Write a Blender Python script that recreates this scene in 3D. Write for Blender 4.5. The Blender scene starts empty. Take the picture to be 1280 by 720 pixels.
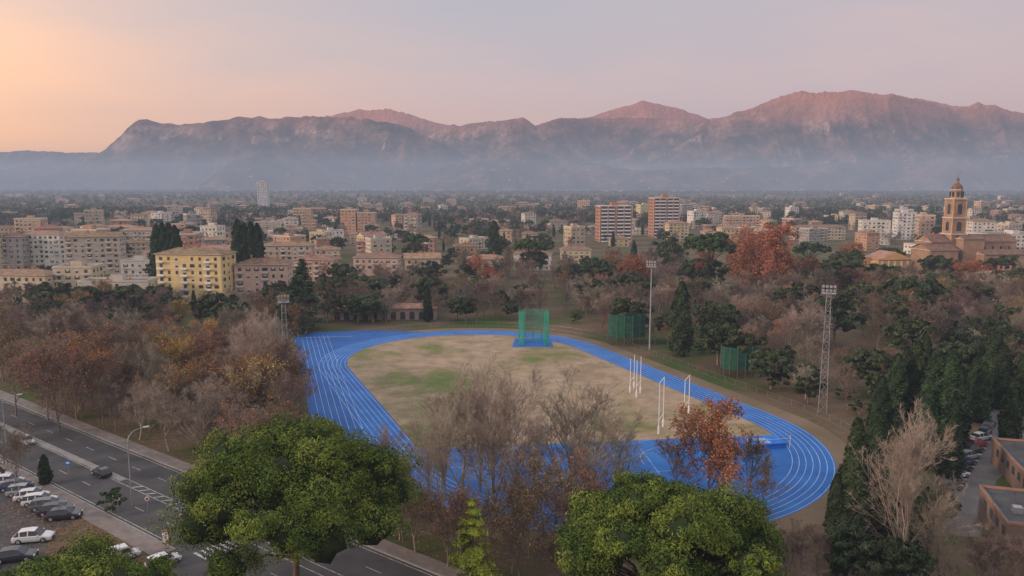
import bpy, math, random
import numpy as np
from mathutils import Vector
R=np.random.default_rng(7); random.seed(5)
H=52.0; F=967.0; TH=math.radians(7.66)
sc=bpy.context.scene
# ---------------------------------------------------------------- survey helpers (ground metres)
def gp(u,v):
    a=TH+math.atan((v-360)/F); D=H/math.tan(a)
    z=D*math.cos(TH)+H*math.sin(TH)
    return ((u-640)/F*z, D)
def hat(D,v): return H-D*math.tan(TH+math.atan((v-360)/F))
def dist(v): return gp(640,v)[1]
def xat(u,D): return (u-640)/F*(D*math.cos(TH)+H*math.sin(TH))
# ---------------------------------------------------------------- materials
def new_mat(name):
    m=bpy.data.materials.new(name); m.use_nodes=True
    nt=m.node_tree; b=nt.nodes["Principled BSDF"]; return m,nt,b
def mat(name,c1,c2=None,scale=1.0,rough=.85,island=0.0,objrand=0.0,spec=.25,metal=0,detail=3,coord='Object',lo=.35,hi=.65):
    m,nt,b=new_mat(name)
    b.inputs['Roughness'].default_value=rough
    b.inputs['Metallic'].default_value=metal
    b.inputs['Specular IOR Level'].default_value=spec
    if c2 is None: c2=tuple(x*.75 for x in c1)
    tc=nt.nodes.new('ShaderNodeTexCoord'); n=nt.nodes.new('ShaderNodeTexNoise')
    n.inputs['Scale'].default_value=scale; n.inputs['Detail'].default_value=detail
    if coord=='World':
        g=nt.nodes.new('ShaderNodeNewGeometry'); nt.links.new(g.outputs['Position'],n.inputs['Vector'])
    else: nt.links.new(tc.outputs['Object'],n.inputs['Vector'])
    r=nt.nodes.new('ShaderNodeValToRGB')
    r.color_ramp.elements[0].position=lo; r.color_ramp.elements[1].position=hi
    r.color_ramp.elements[0].color=(*c1,1); r.color_ramp.elements[1].color=(*c2,1)
    nt.links.new(n.outputs['Fac'],r.inputs['Fac'])
    out=r.outputs['Color']
    if island>0 or objrand>0:
        hsv=nt.nodes.new('ShaderNodeHueSaturation')
        nt.links.new(out,hsv.inputs['Color'])
        val=None
        def rng_node(src,amp):
            mr=nt.nodes.new('ShaderNodeMapRange'); mr.inputs['To Min'].default_value=1-amp; mr.inputs['To Max'].default_value=1+amp
            nt.links.new(src,mr.inputs['Value']); return mr.outputs['Result']
        if island>0:
            g=nt.nodes.new('ShaderNodeNewGeometry'); val=rng_node(g.outputs['Random Per Island'],island)
        if objrand>0:
            o=nt.nodes.new('ShaderNodeObjectInfo'); v2=rng_node(o.outputs['Random'],objrand)
            hm=nt.nodes.new('ShaderNodeMapRange'); hm.inputs['To Min'].default_value=.5-.02; hm.inputs['To Max'].default_value=.5+.03
            mm=nt.nodes.new('ShaderNodeMath'); mm.operation='FRACT'; m3=nt.nodes.new('ShaderNodeMath'); m3.operation='MULTIPLY'; m3.inputs[1].default_value=7.31
            nt.links.new(o.outputs['Random'],m3.inputs[0]); nt.links.new(m3.outputs[0],mm.inputs[0]); nt.links.new(mm.outputs[0],hm.inputs['Value'])
            nt.links.new(hm.outputs['Result'],hsv.inputs['Hue'])
            if val is None: val=v2
            else:
                mu=nt.nodes.new('ShaderNodeMath'); mu.operation='MULTIPLY'; nt.links.new(val,mu.inputs[0]); nt.links.new(v2,mu.inputs[1]); val=mu.outputs[0]
        nt.links.new(val,hsv.inputs['Value']); out=hsv.outputs['Color']
    nt.links.new(out,b.inputs['Base Color'])
    return m
M={}
M['bark']=mat('bark_brown',(.17,.135,.115),(.25,.21,.18),2,objrand=.2)
M['twig']=mat('twig_brown',(.15,.105,.085),(.215,.16,.13),.4,objrand=.35)
M['twig_pale']=mat('twig_pale',(.37,.30,.245),(.26,.205,.165),.4,objrand=.2)
M['pbark']=mat('pine_bark',(.12,.07,.05),(.2,.13,.1),1.5)
M['pine']=mat('pine_needles',(.05,.09,.012),(.15,.195,.028),.3,island=.45,lo=.38,hi=.62)
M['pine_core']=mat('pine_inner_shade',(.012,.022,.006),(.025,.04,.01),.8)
M['pine_d']=mat('pine_needles_dark',(.035,.06,.018),(.06,.095,.025),.3,island=.4,objrand=.2)
M['cyp']=mat('cypress_foliage',(.02,.036,.017),(.038,.06,.024),.6,island=.5,objrand=.25)
M['oak']=mat('holm_oak_foliage',(.03,.045,.02),(.065,.08,.034),.35,island=.45,objrand=.35)
M['lime']=mat('conifer_lime',(.2,.24,.02),(.30,.34,.045),.8,island=.35)
M['rust']=mat('leaf_rust',(.26,.13,.055),(.36,.19,.08),.5,island=.4,objrand=.2)
M['russet']=mat('leaf_russet',(.28,.095,.045),(.38,.14,.065),.3,island=.4,objrand=.15)
M['orange']=mat('leaf_orange',(.42,.22,.05),(.32,.17,.05),.4,island=.4,objrand=.2)
M['asphalt']=mat('asphalt',(.055,.055,.06),(.085,.083,.085),.25,coord='World',detail=6)
M['lot']=mat('car_park_asphalt',(.11,.10,.10),(.15,.14,.14),.25,coord='World',detail=6)
M['pave']=mat('pavement',(.17,.145,.135),(.23,.2,.185),.6,coord='World')
M['kerb']=mat('kerb_stone',(.3,.29,.27),(.24,.23,.22),1)
M['paint']=mat('road_paint',(.55,.55,.55),(.25,.25,.25),1.5,coord='World',detail=6)
M['tline']=mat('track_line_paint',(.42,.52,.72),(.24,.36,.66),.35,coord='World',detail=5)
M['metal']=mat('galvanised_metal',(.4,.41,.42),(.3,.3,.31),1,rough=.5,metal=.4)
M['dmetal']=mat('dark_metal',(.09,.09,.09),(.13,.12,.11),1,rough=.6)
M['white']=mat('white_paint',(.78,.78,.76),(.7,.7,.7),1,rough=.5)
M['green_net']=mat('green_net',(.02,.28,.2),(.03,.35,.26),1)
M['dk_net']=mat('dark_green_net',(.012,.07,.045),(.02,.10,.06),.6)
M['glass']=mat('window_glass',(.03,.035,.045),(.06,.065,.08),.3,rough=.25,spec=.5)
M['shut']=mat('shutters',(.12,.07,.05),(.09,.10,.07),.15)
M['lite']=mat('window_frame',(.62,.57,.49),(.5,.47,.42),.3)
M['roof']=mat('roof_tiles',(.20,.115,.08),(.31,.19,.135),.5,objrand=.3)
M['groof']=mat('flat_roof',(.11,.11,.115),(.18,.18,.18),.3)
M['droof']=mat('dark_flat_roof',(.05,.052,.056),(.09,.09,.095),.3,detail=6)
M['brick']=mat('orange_brick',(.42,.19,.10),(.34,.15,.09),1)
M['tire']=mat('rubber',(.02,.02,.02),(.03,.03,.03),2)
M['red']=mat('red_lens',(.4,.02,.02),(.3,.01,.01),2)
M['yel']=mat('headlamp',(.8,.78,.7),(.7,.7,.65),2,rough=.2)
M['leaves']=mat('fallen_leaf',(.28,.15,.07),(.2,.11,.06),.2,island=.4)
M['stone']=mat('church_stone',(.40,.25,.165),(.29,.185,.125),.3)
M['ochre']=mat('ochre_plaster',(.70,.40,.18),(.52,.30,.14),.2)
M['mat_blue']=mat('mat_blue',(.03,.2,.65),(.02,.14,.5),.8)
M['blue']=mat('blue_track',(.012,.11,.38),(.024,.16,.49),.12,coord='World',rough=.7,detail=8)
M['blue2']=mat('blue_track_worn',(.014,.095,.33),(.022,.13,.42),.1,coord='World',rough=.7,detail=8)
def wallmat():
    m,nt,b=new_mat('plaster_walls'); b.inputs['Roughness'].default_value=.9
    o=nt.nodes.new('ShaderNodeObjectInfo'); r=nt.nodes.new('ShaderNodeValToRGB'); r.color_ramp.interpolation='CONSTANT'
    cols=[(.52,.40,.27),(.56,.46,.36),(.50,.29,.18),(.68,.62,.54),(.36,.3,.25),(.58,.38,.25),(.3,.28,.26),(.66,.52,.28),(.42,.22,.155),(.74,.69,.62)]
    el=r.color_ramp.elements
    el[0].color=(*cols[0],1); el[1].position=.1; el[1].color=(*cols[1],1)
    for i in range(2,10):
        e=el.new(i/10); e.color=(*cols[i],1)
    nt.links.new(o.outputs['Random'],r.inputs['Fac'])
    n=nt.nodes.new('ShaderNodeTexNoise'); n.inputs['Scale'].default_value=.3; n.inputs['Detail'].default_value=4
    tc=nt.nodes.new('ShaderNodeTexCoord'); nt.links.new(tc.outputs['Object'],n.inputs['Vector'])
    h=nt.nodes.new('ShaderNodeHueSaturation'); mr=nt.nodes.new('ShaderNodeMapRange'); mr.inputs['To Min'].default_value=.6; mr.inputs['To Max'].default_value=1.25
    nt.links.new(n.outputs['Fac'],mr.inputs['Value']); nt.links.new(mr.outputs['Result'],h.inputs['Value']); nt.links.new(r.outputs['Color'],h.inputs['Color'])
    nt.links.new(h.outputs['Color'],b.inputs['Base Color']); return m
M['wall']=wallmat()
def wallc(name,c): 
    if name not in M: M[name]=mat(name,c,tuple(x*.82 for x in c),.35,rough=.9)
    return M[name]
# ---------------------------------------------------------------- mesh helpers
def link(ob): sc.collection.objects.link(ob); return ob
def np_mesh(name,V,Fc,mats,mi=None,smooth=False):
    V=np.asarray(V,np.float32); Fc=np.asarray(Fc,np.int32); k=Fc.shape[1]
    me=bpy.data.meshes.new(name); me.vertices.add(len(V)); me.vertices.foreach_set('co',V.ravel())
    me.loops.add(Fc.size); me.loops.foreach_set('vertex_index',Fc.ravel())
    me.polygons.add(len(Fc)); me.polygons.foreach_set('loop_start',np.arange(0,Fc.size,k,dtype=np.int32))
    try: me.polygons.foreach_set('loop_total',np.full(len(Fc),k,np.int32))
    except Exception: pass
    for m in mats: me.materials.append(m)
    if mi is not None: me.polygons.foreach_set('material_index',np.asarray(mi,np.int32))
    if smooth: me.polygons.foreach_set('use_smooth',np.ones(len(Fc),bool))
    me.update(calc_edges=True); return me
class MB:
    def __init__(s): s.v=[];s.f=[];s.m=[];s.mats=[]
    def mid(s,m):
        if m not in s.mats: s.mats.append(m)
        return s.mats.index(m)
    def face(s,pts,m):
        i=len(s.v); s.v+= [tuple(p) for p in pts]; s.f.append(tuple(range(i,i+len(pts)))); s.m.append(s.mid(m))
    def box(s,x0,x1,y0,y1,z0,z1,m,mt=None):
        mt=mt or m
        a,b,c,d=(x0,y0),(x1,y0),(x1,y1),(x0,y1)
        for p,q in ((a,b),(b,c),(c,d),(d,a)): s.face([(*p,z0),(*q,z0),(*q,z1),(*p,z1)],m)
        s.face([(*a,z1),(*b,z1),(*c,z1),(*d,z1)],mt); s.face([(*a,z0),(*d,z0),(*c,z0),(*b,z0)],m)
    def tube(s,p,q,r0,r1,m,k=6,cap=True):
        p=Vector(p);q=Vector(q);d=(q-p).normalized(); a=d.orthogonal().normalized(); b=d.cross(a)
        A=[p+(a*math.cos(t)+b*math.sin(t))*r0 for t in [2*math.pi*i/k for i in range(k)]]
        B=[q+(a*math.cos(t)+b*math.sin(t))*r1 for t in [2*math.pi*i/k for i in range(k)]]
        for i in range(k): j=(i+1)%k; s.face([A[i],A[j],B[j],B[i]],m)
        if cap: s.face(B,m); s.face(A[::-1],m)
    def mesh(s,name,smooth=False):
        me=bpy.data.meshes.new(name); me.from_pydata(s.v,[],s.f)
        for m in s.mats: me.materials.append(m)
        me.polygons.foreach_set('material_index',s.m); me.update(); return me
    def obj(s,name,loc=(0,0,0),rot=0,scale=1):
        o=bpy.data.objects.new(name,s.mesh(name)); o.location=loc; o.rotation_euler=(0,0,rot); o.scale=(scale,)*3; return link(o)
def place(me,name,x,y,z=0,s=1,rot=None,sz=None):
    o=bpy.data.objects.new(name,me); o.location=(x,y,z); o.rotation_euler=(0,0,random.uniform(0,6.28) if rot is None else rot)
    o.scale=(s,s,sz or s); return link(o)
def sheet(name,pts,z,m):
    mb=MB(); mb.face([(x,y,z) for x,y in pts],m); return mb.obj(name)
# ---------------------------------------------------------------- foliage / wood generators
def leafq(C,size,rng,asp=.5,up=0.0,jit=.4,N=None,nj=.45):
    n=len(C)
    if N is None:
        a=rng.normal(size=(n,3)); a[:,2]+=up*2; a/=np.linalg.norm(a,axis=1)[:,None]
        b=np.cross(a,rng.normal(size=(n,3)))
    else:
        N=N+rng.normal(0,nj,(n,3)); N/=np.linalg.norm(N,axis=1)[:,None]
        a=np.cross(N,rng.normal(size=(n,3))+np.array([up,0,0])); a/=np.linalg.norm(a,axis=1)[:,None]+1e-9; b=np.cross(N,a)
    b/=np.linalg.norm(b,axis=1)[:,None]+1e-9
    s=size*(1+jit*rng.uniform(-1,1,n))[:,None]
    a=a*s*.5; b=b*s*.5*asp
    V=np.stack([C-a-b*.6,C+b,C+a+b*.3,C-b],1).reshape(-1,3)
    return V,np.arange(n*4).reshape(-1,4)
def tubes(P,Q,r0,r1,k=3):
    P=np.array(P);Q=np.array(Q);r0=np.array(r0)[:,None];r1=np.array(r1)[:,None]
    d=Q-P; d/=np.linalg.norm(d,axis=1)[:,None]+1e-9
    ref=np.where(np.abs(d[:,2:3])<.9,np.array([[0,0,1.]]),np.array([[1.,0,0]]))
    a=np.cross(d,ref); a/=np.linalg.norm(a,axis=1)[:,None]; b=np.cross(d,a); n=len(P)
    V=np.zeros((n,2*k,3))
    for i in range(k):
        t=2*math.pi*i/k; o=a*math.cos(t)+b*math.sin(t); V[:,i]=P+o*r0; V[:,k+i]=Q+o*r1
    F_=[]
    base=np.arange(n)[:,None]*2*k
    for i in range(k):
        j=(i+1)%k; F_.append(base+np.array([[i,j,k+j,k+i]]))
    return V.reshape(-1,3),np.concatenate(F_)
def balls(C,r,flat,rng):
    nu,nv=9,6; out=[];Fs=[];o=0
    for c,rr in zip(C,r):
        th=np.linspace(0,2*np.pi,nu,endpoint=False); ph=np.linspace(.12,np.pi-.12,nv)
        T_,P_=np.meshgrid(th,ph); k=rr*(1+.12*rng.normal(size=T_.shape))
        V=np.stack([k*np.sin(P_)*np.cos(T_),k*np.sin(P_)*np.sin(T_),k*flat*np.cos(P_)],-1).reshape(-1,3)+c
        idx=np.arange(nu*nv).reshape(nv,nu); f=np.stack([idx[:-1],np.roll(idx,-1,1)[:-1],np.roll(idx,-1,1)[1:],idx[1:]],-1).reshape(-1,4)
        out.append(V);Fs.append(f+o);o+=len(V)
    return np.concatenate(out),np.concatenate(Fs)
def blades(P,Q,r,rng):
    d=Q-P; o=np.cross(d,rng.normal(size=d.shape)); o/=np.linalg.norm(o,axis=1)[:,None]+1e-9
    V=np.stack([P-o*r,P+o*r,Q+o*r*.5,Q-o*r*.5],1).reshape(-1,3); return V,np.arange(len(P)*4).reshape(-1,4)
def combine(parts):
    Vs=[];Fs=[];Ms=[];o=0
    for V,Fc,m in parts:
        Vs.append(V);Fs.append(Fc+o);Ms.append(np.full(len(Fc),m));o+=len(V)
    return np.concatenate(Vs),np.concatenate(Fs),np.concatenate(Ms)
def skeleton(seed,h,trunk=.25,up=.12,spread=.6,k=(9,5,4),wob=.1,r=.28,bl=.6,tap=.5):
    rng=np.random.default_rng(seed); S=[];T=[]
    def nrm(v): return v/ (np.linalg.norm(v)+1e-9)
    def br(p,d,L,rad,lev):
        n=(7,4,3,2)[lev]; st=L/n
        for i in range(n):
            d=nrm(d+rng.normal(0,wob*(.6 if lev==0 else 1),3)+np.array([0,0,up if lev else .2]))
            q=p+d*st; r1=rad*(1-.8/n)
            S.append((p,q,rad,r1,lev))
            if lev<len(k) and (lev>0 or (i+1)/n>trunk):
                m=k[lev]/n*(1/(1-trunk) if lev==0 else 1); m=int(m)+(rng.random()<m%1)
                for _ in range(m):
                    a=rng.uniform(0,2*math.pi); o=nrm(np.cross(d,[math.cos(a),math.sin(a),.01]))
                    cd=nrm(d*(1-spread*.5)+o*spread*rng.uniform(.7,1.3)+np.array([0,0,.1]))
                    frac=(i+1)/n
                    cl=L*(bl if lev==0 else .6)*(1.15-tap*frac)*rng.uniform(.75,1.2)
                    br(q*1.0-d*st*rng.random()*.5,cd,cl,r1*.58,lev+1)
            p=q; rad=r1
            if lev>=len(k): T.append((q,d))
        T.append((p,d))
    br(np.zeros(3),np.array([0,0,1.]),h,r,0)
    return S,T
def bare(name,seed,h=16,leaf=None,leafn=0,leafs=.3,tw=7,twl=1.1,twr=.022,pale=False,cw=None,**kw):
    rng=np.random.default_rng(seed+100); S,T=skeleton(seed,h,**kw)
    parts=[]
    big=[s for s in S if s[4]<=1]; sm=[s for s in S if s[4]>1]
    for L,kk in ((big,6),(sm,3)):
        V,Fc=tubes([s[0] for s in L],[s[1] for s in L],[max(s[2],.026) for s in L],[max(s[3],.022) for s in L],kk); parts.append((V,Fc,0))
    tp=np.array([t[0] for t in T]); td=np.array([t[1] for t in T])
    P=np.repeat(tp,tw,0); D=np.repeat(td,tw,0)+rng.normal(0,.55,(len(tp)*tw,3))+np.array([0,0,.2]); D/=np.linalg.norm(D,axis=1)[:,None]
    P=P-np.repeat(td,tw,0)*rng.uniform(0,.9,(len(P),1)); L=twl*rng.uniform(.5,1.3,(len(P),1)); Q=P+D*L
    V,Fc=blades(P,Q,twr,rng); parts.append((V,Fc,1))
    mats=[M['bark'] if not pale else M['twig_pale'],M['twig_pale'] if pale else M['twig']]
    if leaf:
        C=np.repeat(Q,leafn,0) if leafn>=1 else Q[rng.random(len(Q))<leafn]
        C=C+rng.normal(0,.3,C.shape); V,Fc=leafq(C,leafs,rng,.7); parts.append((V,Fc,2)); mats.append(M[leaf])
    V,Fc,mi=combine(parts); zm=V[:,2].max(); V[:,2]*=h/zm
    if cw:
        rr=np.percentile(np.hypot(Q[:,0],Q[:,1]),96); V[:,:2]*=cw/rr
    me=np_mesh(name,V,Fc,mats,mi); me['h']=float(h); return me
def lobes(name,seed,h,cr,ch,cz,nl,ns,nleaf,ls,leafm,lr=.28,flat=.75,trunkr=.3,bark='bark',asp=.5,dome=0,inner=.25,core=False,shell=(.5,1.1),nj=.4):
    rng=np.random.default_rng(seed); parts=[];P=[];Q=[];r0=[];r1=[]
    lob=[]
    for i in range(nl):
        z=1-(i+.5)/nl*(dome if dome else 1.75); a=i*2.399963+rng.normal(0,.3); rr=math.sqrt(max(0,1-z*z))
        k=rng.uniform(.58,.9)
        lob.append(np.array([rr*math.cos(a)*cr*k,rr*math.sin(a)*cr*k,cz+z*ch*k]))
    for _ in range(int(nl*inner)): 
        a=rng.uniform(0,6.28); q=rng.uniform(.1,.5); lob.append(np.array([math.cos(a)*cr*q,math.sin(a)*cr*q,cz+ch*rng.uniform(.2,.6)]))
    tz=cz*.55; top=np.array([0,0,cz*.95]); 
    P+= [np.zeros(3),np.array([0,0,tz])];Q+= [np.array([.1,0,tz]),top]; r0+=[trunkr,trunkr*.8]; r1+=[trunkr*.8,trunkr*.4]
    cs=[]
    R_=lr*cr; LR=[]
    for l in lob:
        m=np.array([l[0]*.45,l[1]*.45,tz+(l[2]-tz)*.6]); P+=[np.array([0,0,tz*rng.uniform(.85,1.2)]),m];Q+=[m,l]; r0+=[trunkr*.45,trunkr*.3]; r1+=[trunkr*.3,trunkr*.12]
        rl=R_*rng.uniform(.7,1.2); LR.append(rl)
        for j in range(ns):
            d=rng.normal(size=3); d[2]=abs(d[2])*1.0-.25; d/=np.linalg.norm(d)
            c=l+d*np.array([1,1,flat])*rl*rng.uniform(.7,1.0); cs.append((c,rl*rng.uniform(.28,.5),d))
            P.append(l);Q.append(c);r0.append(trunkr*.1);r1.append(trunkr*.04)
    C=np.array([c for c,_,_ in cs]); rad=np.array([r for _,r,_ in cs]); LD=np.array([d for _,_,d in cs])
    n=nleaf; d=rng.normal(size=(len(C)*n,3)); d[:,2]=np.where(d[:,2]<0,d[:,2]*.5,d[:,2]); d/=np.linalg.norm(d,axis=1)[:,None]
    pos=np.repeat(C,n,0)+d*np.array([1,1,.8])*np.repeat(rad,n)[:,None]*rng.uniform(*shell,(len(d),1))
    V,Fc=tubes(P,Q,r0,r1,5); parts.append((V,Fc,0))
    V,Fc=leafq(pos,ls,rng,asp,N=d+.6*np.repeat(LD,n,0),nj=nj); parts.append((V,Fc,1))
    mats=[M[bark],M[leafm]]
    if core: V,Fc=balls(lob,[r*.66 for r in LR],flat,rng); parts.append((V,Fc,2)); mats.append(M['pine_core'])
    V,Fc,mi=combine(parts); V*=h/V[:,2].max(); me=np_mesh(name,V,Fc,mats,mi); me['h']=float(h); return me
def cypress(name,seed,h=16,w=1.5,n=7000,leafm='cyp'):
    rng=np.random.default_rng(seed); z=rng.uniform(.03,1,n)**.85
    def prof(z): return w*np.clip((1-z)**.5*(.55+.6*np.clip(z*3,0,1)**.6),0.02,9)
    a=rng.uniform(0,2*math.pi,n); lump=1+.15*np.sin(a*3+z*9+seed)+.12*np.sin(a*5-z*23)+.08*np.sin(z*41+a*2)
    r=prof(z)*lump*rng.uniform(.78,1.06,n)
    C=np.stack([r*np.cos(a),r*np.sin(a),z*h],1); V,Fc=leafq(C,.6,rng,.4,N=np.stack([np.cos(a),np.sin(a),a*0+.3],1),nj=.4)
    parts=[(V,Fc,1)]
    zs=np.linspace(.02,.96,12); V,Fc=tubes([[0,0,z*h] for z in zs[:-1]],[[0,0,z*h] for z in zs[1:]],[max(.1,prof(z)*.75) for z in zs[:-1]],[prof(z)*.75 for z in zs[1:]],9); parts.append((V,Fc,1))
    V,Fc=tubes([[0,0,0]],[[0,0,h*.2]],[.3],[.25],6); parts.append((V,Fc,0))
    V,Fc,mi=combine(parts); V[:,2]*=h/V[:,2].max(); me=np_mesh(name,V,Fc,[M['bark'],M[leafm]],mi); me['h']=float(h); return me
def conifer(name,seed,h,w,leafm,whorls=16,nb=8,droop=.15,nl=40,ls=.5):
    rng=np.random.default_rng(seed);P=[[0,0,0]];Q=[[0,0,h*.97]];r0=[h*.017];r1=[.03];C=[]
    for i in range(whorls):
        t=(i+.8)/whorls; z=h*(.1+.88*t); L=w*(1-t)**.8*rng.uniform(.85,1.1)+.25
        for j in range(nb):
            a=rng.uniform(0,6.28)+j; l=L*rng.uniform(.65,1.15); p=np.array([0,0,z]); q=p+np.array([math.cos(a)*l,math.sin(a)*l,-droop*l+.12*l*rng.normal()])
            P.append(p);Q.append(q);r0.append(.07);r1.append(.02)
            s=rng.uniform(.2,1.05,nl)**.7; c=p+(q-p)*s[:,None]+rng.normal(0,.11*l+.08,(nl,3))*np.array([1,1,.45]); c[:,2]-=.05*l; C.append(c)
    C=np.concatenate(C); V1,F1=tubes(P,Q,r0,r1,5); N=C.copy()*np.array([1,1,0]);N/=np.linalg.norm(N,axis=1)[:,None]+.1;N[:,2]=.8; V2,F2=leafq(C,ls,rng,.35,N=N)
    V,Fc,mi=combine([(V1,F1,0),(V2,F2,1)]); V*=h/V[:,2].max(); me=np_mesh(name,V,Fc,[M['pbark'],M[leafm]],mi); me['h']=float(h); return me
T={}
T['fan']=[bare('bare_tree',s,20,trunk=.1,up=.15,spread=.55,k=(14,7,5),wob=.1,r=.36,tw=6,pale=True,twr=.021,bl=.75,tap=.5,cw=5.4) for s in (1,2)]
T['bare']=[bare('bare_tree',s,15,trunk=.15,up=.09,spread=.7,k=(12,6,4),wob=.14,r=.29,tw=6,twr=.024,bl=.7,tap=.6,cw=5.0,pale=pl) for s,pl in ((11,False),(12,False),(13,True),(14,False))]
T['rusty']=[bare('autumn_tree',s,15,leaf='rust',leafn=.3,leafs=.36,trunk=.15,up=.09,spread=.65,k=(12,5,4),r=.24,tw=6,bl=.7,tap=.6,cw=4.8) for s in (21,22)]
T['russet']=[bare('russet_tree',s,15,leaf='russet',leafn=1,leafs=.5,trunk=.15,up=.06,spread=.8,k=(12,6,4),r=.3,tw=7,bl=.7,tap=.5,cw=5.6) for s in (31,32)]
T['orange']=[bare('orange_tree',s,12,leaf='orange',leafn=lf,leafs=.36,trunk=.12,up=.08,spread=.8,k=(11,5,4),r=.22,tw=6,bl=.7,tap=.5,cw=4.6) for s,lf in ((41,1),(42,.5))]
T['oak']=[lobes('holm_oak',s,12,5.2,4.8,6.3,17,7,40,.85,'oak') for s in (51,52)]
T['bush']=[lobes('evergreen_shrub',s,5,3,2.2,2.4,9,6,40,.5,'oak',trunkr=.12) for s in (55,)]
T['spine']=[lobes('stone_pine',s,16,6.5,3.2,12,18,6,40,.9,'pine_d',bark='pbark',dome=1.15) for s in (61,62)]
T['cyp']=[cypress('cypress_tree',s,16,w) for s,w in ((71,1.6),(72,2.0))]
T['cedar']=[conifer('cedar_tree',81,18,4.6,'cyp',18,9,.12,45,.8)]
def tree(kind,u,vb,vt=None,h=None,D=None,var=None,w=1):
    x,y=gp(u,vb) if D is None else (xat(u,D),D)
    me=random.choice(T[kind]) if var is None else T[kind][var%len(T[kind])]
    if h is None: h=hat(y,vt)
    s=h/me['h']; o=place(me,me.name.split('.')[0],x,y,-.05,s*w,sz=s); return o
# ================================================================ TRACK
AX=np.array([-.385,.923]);AX/=np.linalg.norm(AX);AN=np.array([AX[1],-AX[0]])
def tp(n,t): p=AN*n+AX*t; return (float(p[0]),float(p[1]))
N0=76.;T1=134.;T2=216.
def oval(r,k=56):
    pts=[]
    for i in range(k+1):
        a=-math.pi+math.pi*i/k
        pts.append(tp(N0+r*math.cos(a),T1+r*math.sin(a)))
    for i in range(k+1):
        a=math.pi*i/k; pts.append(tp(N0+r*math.cos(a),T2+r*math.sin(a)))
    return pts
def ring(name,r0,r1,z,m):
    a=oval(r0);b=oval(r1);n=len(a); V=[(*p,z) for p in a]+[(*p,z) for p in b]
    Fc=[(i,(i+1)%n,n+(i+1)%n,n+i) for i in range(n)]; return V,Fc
mb=MB()
V,Fc=ring('t',36.3,44.2,.03,None)
for f in Fc: mb.face([V[i] for i in f],M['blue'])
for i in range(7):
    r=36.6+i*1.22; V,Fc=ring('l',r-.06,r+.06,.038,None)
    for f in Fc: mb.face([V[i] for i in f],M['tline'])
mb.obj('running_track')
def strip(mb,p,q,w,z,m):
    p=np.array(p);q=np.array(q);d=(q-p)/np.linalg.norm(q-p);n=np.array([-d[1],d[0]])*w/2
    mb.face([(*(p-n),z),(*(q-n),z),(*(q+n),z),(*(p+n),z)],m)
mb=MB()
L=[(-75,261),(-70,269),(-52,273),(-20,268),(-22,225),(-28,165),(-12,132),(-22,126),(-36,138),(-42,158)]
mb.face([(*p,.022) for p in L[::-1]],M['blue2'])
for i in range(7):
    f=i*1.35+.8
    strip(mb,(-73+f*1.0,261+f*.3),(-41+f,158+f*.3),.11,.041,M['tline'])
strip(mb,(-74,258.5),(-55,262),.4,.042,M['tline'])
mb.obj('sprint_straight')
inner=oval(36.3)
a=gp(500,562);b=gp(992,543)
def side(p): return (b[0]-a[0])*(p[1]-a[1])-(b[1]-a[1])*(p[0]-a[0])
def clip(poly,keep):
    out=[]
    for i in range(len(poly)):
        p=poly[i];q=poly[(i+1)%len(poly)];sp=side(p)*keep;sq=side(q)*keep
        if sp>=0: out.append(p)
        if sp*sq<0:
            t=sp/(sp-sq); out.append((p[0]+(q[0]-p[0])*t,p[1]+(q[1]-p[1])*t))
    return out
mb=MB(); mb.face([(*p,.03) for p in clip(inner,-1)],M['blue'])
strip(mb,gp(560,585),gp(900,560),.12,.038,M['tline'])
strip(mb,gp(600,610),gp(930,580),.1,.038,M['tline'])
for uu in (640,760,800): strip(mb,gp(uu,560),gp(uu+30,600),.1,.0385,M['tline'])
cx,cy=gp(860,575)
for r in (9,14):
    for i in range(14):
        a0=math.pi*(.2+i/14*.9);a1=math.pi*(.2+(i+1)/14*.9)
        strip(mb,(cx+r*math.cos(a0),cy+r*math.sin(a0)*.9),(cx+r*math.cos(a1),cy+r*math.sin(a1)*.9),.1,.039,M['tline'])
mb.obj('high_jump_apron')
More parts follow.
